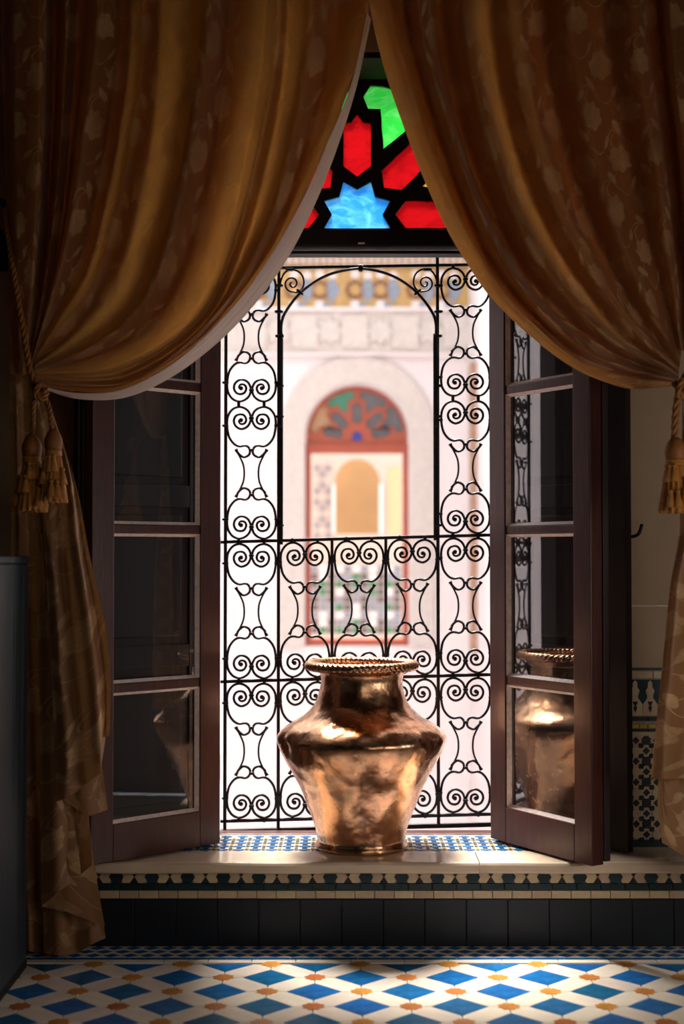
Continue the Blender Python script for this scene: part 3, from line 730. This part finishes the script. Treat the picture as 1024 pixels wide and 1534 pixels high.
# ------------------------------------------------------------------ curtains
def sheet(name, keys, Y, mat, parent, nu=None, nt=120, amp=lambda t: 1.0, sub=10, wr=.004, seed=0, org=Vector((0, 0, 0)), dk=1.0):
    """keys: list of (pixel polyline, depth offset); surface through them"""
    lines = [catmull([(x, y, 0) for x, y in k[0]], nt) for k in keys]
    deps = [k[1] for k in keys]; nk = len(keys); cols = []; us = []; ucum = [0.0]
    for i in range(nk-1):
        ucum.append(ucum[-1]+math.hypot((lines[i+1][0]-lines[i][0]).length*Y/F*1.15, abs(deps[i+1]-deps[i])) if (lines[i+1][0]-lines[i][0]).length > 12 else ucum[-1]+.03)
    # pass 1 : 2-D positions and depth
    for i in range(nk-1):
        for s in range(sub if i < nk-2 else sub+1):
            f = s/sub; g = (1-math.cos(PI*f))/2; col = []
            i0, i3 = max(i-1, 0), min(i+2, nk-1)
            for j in range(nt):
                p0, p1, p2, p3 = lines[i0][j], lines[i][j], lines[i+1][j], lines[i3][j]
                p = p1.lerp(p2, f)
                t = j/(nt-1); d = (deps[i]*(1-g)+deps[i+1]*g)*amp(t)*dk
                d += wr*mn.noise(Vector((i+f+seed*9, t*7, seed)))+wr*.6*mn.noise(Vector(((i+f)*2.3, t*16, seed+4)))
                q = P(p.x, p.y, Y+d)
                col.append(q-org)
            cols.append(col); us.append(ucum[i]*(1-f)+ucum[i+1]*f)
    me = bpy.data.meshes.new(name); nc = len(cols)
    vs = [v for c in cols for v in c]; fs = [(i*nt+j, (i+1)*nt+j, (i+1)*nt+j+1, i*nt+j+1) for i in range(nc-1) for j in range(nt-1)]
    me.from_pydata([tuple(v) for v in vs], [], fs); me.update()
    mid = cols[nc//2]; vl = [0.0]
    for a, b in zip(mid, mid[1:]): vl.append(vl[-1]+(b-a).length)
    uvl = me.uv_layers.new(name='UVMap')
    for lp in me.loops:
        c_, j = divmod(lp.vertex_index, nt); uvl.data[lp.index].uv = (us[c_]+seed*.07, -vl[j]+seed*.05)
    for p in me.polygons: p.use_smooth = True
    return link(name, me, parent, mat)
CY = 4.58
lc = tag(empty('curtain', P(50, 1430, 4.68)), 'left gold damask curtain gathered to the left, pale lined edge', 'curtain', 'damask curtains')
rcn = tag(empty('curtain', P(1030, 1430, 4.68)), 'right gold damask curtain gathered to the right', 'curtain', 'damask curtains')
LO, RO_ = lc.location.copy(), rcn.location.copy()
Lk = [
 ([(2, -70), (3, 100), (8, 250), (12, 400), (15, 560)], .05),
 ([(20, -70), (22, 100), (24, 300), (28, 450), (30, 562)], -.02),
 ([(60, -70), (60, 100), (55, 300), (46, 450), (36, 562)], -.03),
 ([(82, -70), (80, 100), (75, 250), (60, 420), (40, 560)], .07),
 ([(100, -70), (97, 80), (88, 250), (71, 400), (42, 556)], -.01),
 ([(118, -70), (116, 60), (100, 260), (82, 400), (44, 552)], .04),
 ([(148, -70), (143, 60), (122, 220), (96, 370), (46, 545)], -.04),
 ([(185, -70), (178, 100), (150, 280), (115, 410), (48, 543)], .035),
 ([(215, -70), (212, 80), (192, 230), (150, 400), (90, 490), (50, 546)], -.01),
 ([(245, -70), (240, 80), (226, 230), (186, 400), (130, 490), (52, 550)], .045),
 ([(312, -70), (308, 60), (288, 200), (255, 350), (205, 465), (120, 528), (52, 553)], -.075),
 ([(345, -70), (340, 80), (325, 220), (290, 380), (230, 490), (130, 540), (52, 556)], .05),
 ([(396, -70), (391, 80), (370, 220), (327, 390), (265, 495), (160, 550), (52, 560)], .045),
 ([(418, -70), (412, 80), (388, 220), (348, 375), (295, 482), (180, 556), (52, 563)], -.025),
 ([(434, -70), (427, 90), (402, 240), (365, 370), (308, 482), (190, 562), (52, 566)], .02),
 ([(466, -70), (458, 90), (427, 250), (396, 350), (330, 462), (210, 566), (100, 575), (52, 569)], -.05),
 ([(505, -70), (495, 100), (462, 230), (418, 350), (350, 452), (285, 520), (190, 574), (110, 580), (54, 572)], .02),
 ([(549, -70), (551, 30), (525, 125), (492, 210), (452, 300), (405, 385), (350, 458), (270, 535), (185, 583), (110, 586), (56, 575)], -.01)]
def behind(keys, off): return [(k[0], k[1]+off) for k in keys]
ampL = lambda t: 1.0 if t < .6 else max(.22, 1.0-(t-.6)*2.0)
sheet('drape', Lk, CY, M['damask'], lc, nt=150, amp=ampL, seed=0, org=LO, dk=1.45)
for a_, b_ in ((0, 10), (10, 13), (15, 18)):
    sheet('shade_layer', behind(Lk[a_:b_], .045), CY, M['damask'], lc, nt=90, amp=ampL, seed=20+a_, org=LO, dk=1.45, sub=5)  # unseen extra layer added to block backlight and darken bands of the drape
Elin = [(550, 20), (527, 122), (493, 208), (453, 299), (404, 385), (349, 459), (269, 537), (185, 583), (110, 588), (60, 577)]
Emid = [(553, 24), (532, 122), (503, 207), (468, 292), (424, 380), (372, 450), (310, 515), (240, 565), (180, 588), (110, 592), (60, 579)]
Eout = [(556, 28), (535, 126), (508, 213), (476, 296), (436, 378), (386, 450), (332, 508), (262, 562), (190, 595), (118, 598), (60, 582)]
Em2 = [(x-1.5, y+1.5) for x, y in Emid]
sheet('lining', [(Elin, -.045), ([((a[0]+b[0])/2, (a[1]+b[1])/2) for a, b in zip([tuple(q)[:2] for q in catmull([(x, y, 0) for x, y in Elin], 12)], [tuple(q)[:2] for q in catmull([(x, y, 0) for x, y in Emid], 12)])], -.010), (Emid, .035)], CY, M['lining'], lc, nt=110, sub=5, seed=1, org=LO, wr=.006)
sheet('edge_facing', [(Emid, .045), (Eout, .10)], CY, M['lining'], lc, nt=110, sub=4, seed=2, org=LO, wr=.003)
# right drape
Rk = [
 ([(549, -70), (552, 0), (572, 92), (598, 172), (632, 262), (668, 342), (700, 396), (735, 446), (790, 500), (850, 546), (905, 572), (960, 582), (1016, 577)], -.005),
 ([(574, -70), (580, 10), (604, 100), (634, 200), (672, 300), (706, 372), (742, 432), (792, 484), (850, 534), (915, 563), (1016, 575)], .0),
 ([(596, -70), (604, 30), (628, 120), (660, 225), (698, 325), (728, 388), (764, 440), (812, 490), (862, 532), (925, 556), (1016, 573)], .04),
 ([(622, -70), (632, 50), (660, 150), (695, 260), (736, 356), (778, 425), (826, 482), (878, 526), (935, 550), (1016, 570)], -.045),
 ([(652, -70), (664, 80), (690, 200), (730, 310), (778, 405), (830, 465), (885, 508), (940, 540), (1016, 567)], .035),
 ([(692, -70), (700, 60), (722, 170), (762, 300), (808, 390), (862, 460), (905, 500), (950, 530), (1016, 564)], -.045),
 ([(722, -70), (732, 60), (752, 170), (790, 290), (838, 385), (890, 460), (940, 515), (1016, 560)], .04),
 ([(760, -70), (768, 60), (790, 180), (828, 300), (876, 395), (925, 465), (970, 515), (1016, 556)], -.03),
 ([(805, -70), (812, 80), (835, 200), (870, 310), (913, 405), (958, 480), (1017, 552)], .045),
 ([(850, -70), (860, 80), (888, 220), (922, 340), (960, 430), (1018, 545)], -.025),
 ([(900, -70), (906, 80), (935, 230), (968, 360), (1019, 535)], .045),
 ([(948, -70), (956, 80), (982, 230), (1002, 380), (1020, 525)], -.02),
 ([(978, -70), (988, 80), (1010, 250), (1022, 400), (1026, 525)], .09),
 ([(1000, -70), (1008, 80), (1026, 250), (1032, 400), (1034, 535)], -.02),
 ([(1050, -70), (1055, 80), (1060, 250), (1056, 400), (1050, 550)], .03),
 ([(1100, -70), (1098, 250), (1070, 560)], -.01)]
sheet('drape', Rk, CY, M['damask'], rcn, nt=150, amp=ampL, seed=3, org=RO_, dk=1.35)
for a_, b_ in ((0, 6), (6, 16)):
    sheet('shade_layer', behind(Rk[a_:b_], .045), CY, M['damask'], rcn, nt=90, amp=ampL, seed=40+a_, org=RO_, dk=1.35, sub=5)  # same added layer, cutting the light through the right drape
# turned-back hem of the right curtain (the lower sweep behind the front fold)
HB = [([(728, 436), (770, 462), (812, 492), (850, 528), (880, 548), (925, 560), (1010, 574)], .012), ([(730, 441), (772, 482), (818, 518), (862, 550), (905, 572), (950, 583), (1012, 578)], .035)]
sheet('turned_hem', HB, CY, M['damask'], rcn, nt=70, sub=6, seed=4, org=RO_, wr=.003)
# tails
one = lambda t: 1.0
def tail(name, keys, Y, par, org, seed, nt=90, amp=None): return sheet(name, keys, Y, M['damask_lined'], par, nt=nt, sub=8, seed=seed, org=org, amp=amp or (lambda t: min(1.0, .25+t*1.6)), wr=.006)
tail('tail', [([(46, 566), (58, 700), (68, 850), (76, 1000), (82, 1120), (84, 1201)], .025), ([(50, 566), (70, 700), (80, 850), (90, 1000), (98, 1100), (100, 1196)], -.01),
  ([(54, 566), (86, 700), (98, 850), (108, 1000), (118, 1100), (120, 1182)], .012), ([(58, 566), (100, 690), (118, 830), (136, 960), (146, 1060), (150, 1158)], -.045),
  ([(60, 566), (108, 710), (128, 830), (148, 930), (158, 1010), (158, 1106)], .02), ([(62, 566), (112, 720), (134, 830), (157, 930), (165, 1005), (165, 1100)], .0)], 4.62, lc, LO, 5)
tail('under_tail', [([(60, 800), (75, 950), (88, 1100), (96, 1200)], 0), ([(90, 800), (105, 950), (118, 1100), (132, 1223)], -.012), ([(120, 830), (138, 950), (148, 1100), (161, 1213)], .01)], 4.655, lc, LO, 6)
tail('lower_tail', [([(40, 566), (50, 800), (58, 1000), (60, 1200), (62, 1357)], .01), ([(48, 566), (66, 800), (80, 1000), (84, 1200), (86, 1338)], -.025), ([(52, 600), (86, 800), (100, 1000), (110, 1200), (112, 1317)], .005), ([(58, 640), (96, 800), (122, 1000), (131, 1180), (138, 1296)], -.015)], 4.675, lc, LO, 7)
tail('under_tail', [([(58, 900), (60, 1200), (62, 1358)], 0), ([(85, 900), (95, 1200), (100, 1366)], -.02), ([(105, 900), (126, 1200), (157, 1388)], .0)], 4.69, lc, LO, 8)
tail('under_tail', [([(56, 900), (62, 1200), (66, 1428)], 0.01), ([(75, 900), (84, 1200), (90, 1432)], -.02), ([(95, 900), (108, 1200), (117, 1428)], .02), ([(102, 900), (118, 1200), (135, 1416)], -.01), ([(108, 900), (130, 1200), (158, 1405)], .01)], 4.71, lc, LO, 9)
tail('tail', [([(14, 556), (16, 800), (24, 1100), (30, 1420)], .02), ([(24, 556), (28, 800), (36, 1100), (44, 1425)], -.02), ([(34, 556), (42, 800), (52, 1100), (62, 1428)], .03), ([(44, 556), (64, 800), (72, 1100), (80, 1428)], .0)], 4.75, lc, LO, 10)
tail('tail', [([(1022, 566), (1017, 780), (1003, 880), (991, 1000), (981, 1100), (974, 1166)], -.01), ([(1026, 566), (1028, 780), (1014, 880), (1004, 1000), (996, 1100), (992, 1167)], -.035), ([(1030, 566), (1040, 800), (1032, 1000), (1024, 1166)], .02), ([(1036, 566), (1060, 800), (1060, 1000), (1056, 1168)], -.02), ([(1040, 566), (1090, 800), (1100, 1000), (1100, 1175)], .01)], 4.60, rcn, RO_, 11)
tail('under_tail', [([(1005, 1000), (990, 1100), (984, 1200)], .0), ([(1010, 1000), (1000, 1100), (996, 1217), (991, 1262)], -.01), ([(1030, 1000), (1028, 1150), (1026, 1284)], .01), ([(1060, 1000), (1062, 1150), (1060, 1302)], -.015), ([(1100, 1000), (1100, 1310)], .01)], 4.64, rcn, RO_, 12)

# ------------------------------------------------------------------ tiebacks with tassels
def cord_path_obj(name, pts, r, parent, org, n=80, twist=7.0):
    path = [Vector(p)-org for p in catmull(pts, n)]
    bm = bmesh.new()
    L = sum((b-a).length for a, b in zip(path, path[1:]))
    for st in range(3):
        off = []
        for i, p in enumerate(path):
            t_ = (path[min(i+1, n-1)]-path[max(i-1, 0)]).normalized(); up = Vector((0, 1, 0)); nr = (up-t_*up.dot(t_)).normalized(); b = t_.cross(nr)
            a = 2*PI*(st/3+(i/(n-1))*L/(r*twist)); off.append(p+(nr*math.cos(a)+b*math.sin(a))*r*.5)
        tube(bm, off, r*.58, 6)
    return link(name, mesh_of(bm, name, True), parent, M['cordm'])
def small_tassel(s):
    def fn(a, r_, z): return (r_*(1+.10*math.sin(a*9)) if z < -.2*s else r_, z)
    return lathe('small_tassel', [(.001, 0), (.12*s, -.05*s), (.16*s, -.15*s), (.08*s, -.24*s), (.14*s, -.34*s), (.22*s, -.65*s), (.30*s, -.98*s), (.26*s, -1.0*s), (.001, -.97*s)], 18, fn)
def tassel(tb, org, cx, ytop, ybot, wpx, Y, seed):
    top = P(cx, ytop, Y); s = Y/F; H = (ybot-ytop)*s; W = wpx*s/2
    a = empty('tassel'); a.parent = tb; a.location = top-org
    head = [(.001, 0), (.25*W, -.01*H), (.45*W, -.06*H), (.60*W, -.13*H), (.66*W, -.20*H), (.60*W, -.27*H), (.50*W, -.31*H)]
    link('head', lathe('head', head+[(.001, -.31*H)], 28, lambda an, r_, z: (r_*(1+.05*math.sin(an*10+z*200)), z)), a, M['cordm'])
    link('collar', lathe('collar', [(.45*W, -.29*H), (.60*W, -.30*H), (.62*W, -.325*H), (.56*W, -.335*H), (.63*W, -.35*H), (.62*W, -.375*H), (.5*W, -.38*H)], 28), a, M['tasselm'])
    def fn(an, r_, z): return (r_*(1+.07*math.sin(an*16+seed)+.04*math.sin(an*37)), z+(.02*H*math.sin(an*13) if z < -.95*H else 0))
    link('skirt', lathe('skirt', [(.50*W, -.36*H), (.58*W, -.42*H), (.70*W, -.6*H), (.84*W, -.8*H), (.98*W, -.985*H), (.90*W, -1.0*H), (.3*W, -.97*H), (.001, -.97*H)], 96, fn), a, M['tasselm'])
    sm = small_tassel(.24*H)
    if not sm.materials: sm.materials.append(M['tasselm'])
    for k in range(9):
        an = -PI*(.02+.96*((k*.382+seed*.21) % 1)); zr = -.36*H-(k % 3)*.17*H; rr = W*(.62+.16*(k % 3))
        o_ = link('small_tassel', sm, a); o_.location = (rr*math.cos(an), rr*math.sin(an)-.004, zr)
    return a
# left
tb = tag(empty('curtain_tieback', P(56, 578, 4.5)), 'gold rope tieback with two tassels holding the left curtain', 'tieback', 'tasselled rope tiebacks'); TO = tb.location.copy()
cord_path_obj('cord', [P(8, 312, 4.66), P(12, 350, 4.62), P(24, 430, 4.54), P(36, 500, 4.50), P(46, 556, 4.48), P(58, 580, 4.475)], .0105, tb, TO, 110)
cord_path_obj('knot', [P(50, 575, 4.50), P(56, 588, 4.47), P(66, 590, 4.46), P(68, 580, 4.47), P(58, 577, 4.455), P(54, 592, 4.45), P(64, 598, 4.455), P(70, 588, 4.47)], .010, tb, TO, 60)
cord_path_obj('cord', [P(54, 590, 4.48), P(50, 610, 4.47), P(50, 632, 4.47), P(48, 655, 4.47)], .0075, tb, TO, 40)
cord_path_obj('cord', [P(66, 592, 4.48), P(72, 605, 4.47), P(76, 625, 4.46), P(78, 648, 4.46)], .0075, tb, TO, 40)
tassel(tb, TO, 48, 650, 766, 46, 4.46, 1); tassel(tb, TO, 80, 642, 752, 42, 4.44, 2)
# right
tb2 = tag(empty('curtain_tieback', P(1022, 578, 4.5)), 'gold rope tieback with a tassel at the right frame edge', 'tieback', 'tasselled rope tiebacks'); TO2 = tb2.location.copy()
cord_path_obj('cord', [P(1070, 420, 4.60), P(1048, 520, 4.50), P(1022, 572, 4.48), P(1014, 600, 4.47), P(1011, 628, 4.47), P(1010, 660, 4.47)], .012, tb2, TO2, 90)
cord_path_obj('knot', [P(1010, 574, 4.50), P(1022, 588, 4.46), P(1034, 580, 4.47), P(1022, 570, 4.455), P(1016, 590, 4.45), P(1030, 598, 4.47)], .011, tb2, TO2, 50)
tassel(tb2, TO2, 1011, 655, 768, 50, 4.46, 3)
hook = tag(empty('tieback_hook', P(8, 308, 4.70)), 'dark round-headed hook on the wall holding the left tieback rope', 'hook')
bm = bmesh.new(); bmesh.ops.create_uvsphere(bm, u_segments=16, v_segments=10, radius=.0135, matrix=Matrix.Translation((0, -.04, 0)))
link('knob', mesh_of(bm, 'knob', True), hook, M['wood_dark'])
tube_obj('stem', [(0, -.035, 0), (0, WY-4.70, 0)], .005, M['iron'], hook)
br = P(0, 370, 5.0)
b_ = tag(box('wall_bracket', P(-14, 370, 4.98).x, P(7, 370, 4.98).x, 4.97, WY, P(0, 400, 4.98).z, P(0, 344, 4.98).z, M['wood_black'], None, .006), 'small black bracket on the wall at the left frame edge', 'bracket')

# ------------------------------------------------------------------ cabinet at the left
cx1 = -1.012; ztop = P(30, 833, 4.5).z
cab = tag(empty('cabinet', (-1.30, 3.4, 0)), 'tall dark glossy cabinet at the left beside the curtain', 'cabinet'); CO = Vector((-1.30, 3.4, 0))
def cb(n_, x0, x1, y0, y1, z0, z1, m, bev=.006):
    return box(n_, x0-CO.x, x1-CO.x, y0-CO.y, y1-CO.y, z0, z1, m, cab, bev)
cb('body', -1.6, cx1, 2.6, 4.615, .012, ztop-.022, M['lacquer'], .012)
cb('top', -1.6, cx1+.002, 2.59, 4.62, ztop-.024, ztop, M['lacquer'], .008)
cb('base', -1.6, cx1+.002, 2.6, 4.61, 0.002, .03, M['wood_black'], .003)

# ------------------------------------------------------------------ courtyard
BY = 15.7
def B(x, y): return P(x, y, BY)
bs = BY/F
wc = tag(box('wall_courtyard', -8, B(702, 800).x+.3, BY, BY+.3, -6, 7.8, M['stucco']), 'white courtyard facade opposite the window', 'wall', kind='structure')
# opening for the arched window is cut by building the facade from pieces
bpy.data.objects.remove(wc)
ox0, ox1, oz0, oz1, ocx = B(457, 800).x, B(612, 800).x, B(534, 968).z, B(534, 655).z, B(534.5, 655).x
orad = (ox1-ox0)/2
bm = bmesh.new(); XR = B(702, 800).x
box_bm(bm, -8, ox0, BY, BY+.35, -6, 7.8); box_bm(bm, ox1, XR+.3, BY, BY+.35, -6, 7.8); box_bm(bm, ox0, ox1, BY, BY+.35, -6, oz0)
n = 28
for k in range(n):
    xa = -orad*math.cos(PI*k/n); xb = -orad*math.cos(PI*(k+1)/n); za_ = 1.02*orad*math.sin(PI*k/n); zb_ = 1.02*orad*math.sin(PI*(k+1)/n)
    vs = [bm.verts.new((ocx+x, y, z)) for y in (BY, BY+.35) for x, z in ((xa, oz1+za_), (xb, oz1+zb_), (xb, 7.8), (xa, 7.8))]
    for f in ((0, 1, 2, 3), (7, 6, 5, 4), (0, 4, 5, 1)): bm.faces.new([vs[i] for i in f])
wc = tag(link('wall_courtyard', mesh_of(bm), None, M['stucco']), 'white courtyard facade opposite the window', 'wall', kind='structure')
# carved surround (ring) with voussoir-like relief blocks
bm = bmesh.new(); n = 60; rin, rout = orad+.01, B(650, 700).x-ocx
outline = []
zl_ = oz0
pts = [(-1, zl_)]
def ring_pt(k, rr):
    a = PI*k/n; return (ocx-rr*math.cos(a), oz1+rr*1.05*math.sin(a))
prev = None
segs = [((ocx-rin, zl_), (ocx-rout, zl_))]+[(ring_pt(k, rin), ring_pt(k, rout)) for k in range(n+1)]+[((ocx+rin, zl_), (ocx+rout, zl_))]
rings = [[bm.verts.new((a[0], BY+.02, a[1])), bm.verts.new((a[0], BY-.05, a[1])), bm.verts.new((b[0], BY-.05, b[1])), bm.verts.new((b[0], BY+.02, b[1]))] for a, b in segs]
for a, b in zip(rings, rings[1:]):
    for k in range(3): bm.faces.new((a[k], a[k+1], b[k+1], b[k]))
link('carved_surround', mesh_of(bm), wc, M['stucco_carved'])
# frieze bands
xl = -8
def band(n_, y0, y1, m, depth): return box(n_, xl, XR, BY-depth, BY+.01, B(534, y1).z, B(534, y0).z, m, wc)
band('frieze_band', 466, 530, M['stucco_carved'], .05); band('frieze_moulding', 462, 467, M['stucco'], .09); band('frieze_moulding', 530, 534, M['stucco'], .08)
ros = tile_mesh(star_poly(.17, .11, 8), .04, .03, 'frieze_rosette', M['stucco_carved']); rec = tile_mesh(rect_poly(.30, .36), .03, .03, 'frieze_block', M['stucco_carved'])
k = 0; x = B(380, 498).x
while x < XR-.1:
    o_ = link('carved_block', ros if k % 2 else rec, wc); o_.rotation_euler = (PI/2, 0, 0); o_.location = (x, BY-.05, B(534, 498).z); x += 38*bs; k += 1
band('mosaic_band', 402, 462, M['mustard'], .06)
med1 = tile_mesh(star_poly(.125, .10, 8), .012, .01, 'medallion', M['brown_tile']); med2 = tile_mesh(star_poly(.07, .05, 8), .02, .01, 'medallion_centre', M['mustard'])
dm = tile_mesh([(-.09, 0), (0, -.16), (.09, 0), (0, .16)], .012, .01, 'lozenge', M['grey_blue']); dm2 = tile_mesh(star_poly(.06, .04, 6), .012, .01, 'small_star', M['stucco'])
x = B(350, 437).x; k = 0
while x < XR-.1:
    zc = B(534, 436).z
    for me_, dx, dz, dy in ((med1, 0, 0, 0), (med2, 0, 0, .010), (dm, 19*bs, 0, 0), (dm2, 19*bs, 22*bs, 0), (dm2, 0, -22*bs, 0), (dm2, 0, 24*bs, 0), (dm, 9.5*bs, -24*bs, 0)):
        o_ = link('mosaic_piece', me_, wc); o_.rotation_euler = (PI/2, 0, 0); o_.location = (x+dx, BY-.06-dy, zc+dz)
        if me_ is dm and dz: o_.scale = (.6, .4, 1)
    x += 38*bs*(1.4 if k % 2 else 1.0); k += 1
band('cornice', 386, 401, M['tan'], .14)
dent = tile_mesh(rect_poly(.045, .09), .03, .005, 'dentil', M['stucco_carved']); bm = bmesh.new(); x = B(330, 394).x
while x < XR:
    box_bm(bm, x, x+.04, BY-.165, BY-.138, B(534, 399).z, B(534, 389).z); x += .075
link('dentil', mesh_of(bm), wc, M['stucco_carved'])['kind'] = 'stuff'
band('cornice_moulding', 383, 386.5, M['stucco'], .2)
# side wall with a brown-framed doorway edge
sw = tag(box('wall_side', XR, XR+.3, 6.6, BY+.2, -6, 11.5, M['stucco']), 'white side wall of the courtyard at the right', 'wall', kind='structure')
dr = tag(empty('door_1', (XR, 14.6, 0)), 'brown framed doorway on the courtyard side wall, right of the grille', 'door', kind='structure')
for (n_, y0, y1, z0, z1, m) in (('frame', 14.75, 14.95, B(714, 968).z, B(714, 560).z, 'brown_frame'), ('stone_surround', 14.95, 15.15, B(714, 968).z, B(714, 545).z, 'stucco_carved')):
    box(n_, -.06, 0, y0-14.6, y1-14.6, z0, z1, M[m], dr, .01)
# opposite arched window
w2 = tag(empty('window_2', (ocx, BY+.12, oz0)), 'brick-red arched window with a fanlight across the courtyard', 'window', kind='structure')
W0 = Vector((ocx, BY+.12, oz0))
def w2box(n_, x0, x1, y0, y1, ya, yb_, m, bev=.004):      # x,y in photo pixels, depth in metres
    p, q = B(x0, y1), B(x1, y0); return box(n_, p.x-W0.x, q.x-W0.x, ya, yb_, p.z-W0.z, q.z-W0.z, M[m], w2, bev)
w2box('jamb', 457, 465, 676, 968, -.05, .05, 'brick_red'); w2box('jamb', 604, 612, 676, 968, -.05, .05, 'brick_red')
w2box('transom', 457, 612, 664, 678, -.07, .05, 'brick_red'); w2box('sill', 457, 612, 957, 968, -.08, .1, 'brick_red')
cu = bpy.data.curves.new('fan', 'CURVE'); cu.dimensions = '2D'; cu.fill_mode = 'BOTH'; cu.extrude = .03
RF = orad-.01
outl = [(RF, -.1)]+[(RF*math.cos(PI*k/30), RF*1.02*math.sin(PI*k/30)) for k in range(31)]+[(-RF, -.1)]
def spl2(pts):
    s = cu.splines.new('POLY'); s.points.add(len(pts)-1)
    for q, p in zip(s.points, pts): q.co = (p[0], p[1], 0, 1)
    s.use_cyclic_u = True
spl2(outl); fs_ = RF/600; far = []
for poly, m_ in [([(-60, -35), (60, -35), (60, 20), (40, 75), (-40, 75), (-60, 20)], 'blue_glass')]+[([rot(p, a) for p in petal], 'dark_glass') for a in (-1.35, -PI/4, 0, PI/4, 1.35)]+[([rot(p, a) for p in wing], m2) for a, m2 in ((0, 'dark_glass'), (.72, 'dark_glass'), (-PI/4, 'green_glass'), (-PI/2+.07, 'tan'))]:
    q = clip([(x*fs_, y*fs_) for x, y in poly], -.06)
    if len(q) > 2: spl2(q); far.append((q, m_))
tmp = bpy.data.objects.new('tmp2', cu); C.objects.link(tmp); bpy.context.view_layer.update()
me = bpy.data.meshes.new_from_object(tmp.evaluated_get(bpy.context.evaluated_depsgraph_get())); bpy.data.objects.remove(tmp)
me.materials.clear(); me.materials.append(M['brick_red'])
fz = oz1-oz0
o_ = link('fanlight_tracery', me, w2); o_.rotation_euler = (PI/2, 0, 0); o_.location = (0, 0, fz)
for q, m_ in far:
    o_ = link('fanlight_pane', tile_mesh(q, .006, .001, 'far_pane', M[m_]), w2); o_.rotation_euler = (PI/2, 0, 0); o_.location = (0, .01, fz)
# what is seen inside it: white wall with an arched niche, ochre beyond, tiled dado
iw = BY+1.6
def I(x, y): return P(x, y, iw)
inn = tag(empty('wall_inner', (ocx, iw, oz0)), 'inner white wall with arched doorway seen through the far window', 'wall', kind='structure')
I0 = Vector((ocx, iw, oz0))
def ibox(n_, x0, x1, y0, y1, d, m, back=.05):
    p, q = I(x0, y1), I(x1, y0); return box(n_, p.x-I0.x, q.x-I0.x, -d, back, p.z-I0.z, q.z-I0.z, M[m], inn, .0)
ibox('plaster_panel', 430, 501, 600, 800, 0, 'stucco_in'); ibox('plaster_panel', 569, 660, 600, 800, 0, 'stucco_in'); ibox('plaster_panel', 430, 660, 800, 1010, 0, 'stucco_in')
bm = bmesh.new(); na = 20; cxi = I(535, 725); ri = (I(569, 725).x-I(501, 725).x)/2
for k in range(na):
    a, b = PI*k/na, PI*(k+1)/na
    q = [(-ri*math.cos(a), ri*1.1*math.sin(a)), (-ri*math.cos(b), ri*1.1*math.sin(b))]; zt_ = I(535, 600).z-cxi.z
    bm.faces.new([bm.verts.new((cxi.x-I0.x+x, 0, cxi.z-I0.z+z)) for x, z in (q[0], q[1], (q[1][0], zt_), (q[0][0], zt_))])
link('arch_panel', mesh_of(bm), inn, M['stucco_in'])
box('ochre_room_wall', I(470, 0).x-I0.x, I(620, 0).x-I0.x, .9, .95, I(535, 820).z-I0.z, I(535, 640).z-I0.z, M['ochre_wall'], inn)
ibox('door_casing', 497, 502, 725, 800, .04, 'stucco'); ibox('door_casing', 568, 573, 725, 800, .04, 'stucco')
for j in range(14):
    for x in (470, 479, 488):
        if (j+x) % 2: ibox('carved_block', x, x+7, 690+j*8.5, 696+j*8.5, .03, 'grey_blue' if j % 3 else 'stucco_carved')
ibox('painted_light_panel', 580, 600, 700, 800, .01, 'light_tone')  # patch of warm light imitated by a lighter wall colour
# zellige dado below
for r_ in range(9):
    for c_ in range(11):
        y = 848+r_*11.5; x = 466+c_*12.4
        m_ = ['grey_blue', 'green_glass', 'dark_glass', 'stucco', 'dark_glass', 'grey_blue'][(r_*2+c_*(1 if r_ % 2 else 3)) % 6]
        ibox('tile', x, x+(9.5 if m_ != 'stucco' else 11), y, y+8.5, .02, m_)
# courtyard ground and left side
tag(box('floor_courtyard', -8.3, 3, 5.6, 16.2, -6.1, -6, M['stucco']), 'courtyard floor far below the window', 'floor', kind='structure')
tag(box('wall_courtyard_left', -8.4, -8, 5.6, 16.2, -6, 7.0, M['stucco']), 'left side wall of the courtyard', 'wall', kind='structure')
tag(box('wall_backing', ocx-3.0, ocx+3.0, iw+3, iw+3.1, -1, 5, M['ochre_wall']), 'rear wall of the room beyond the courtyard', 'wall', kind='structure')
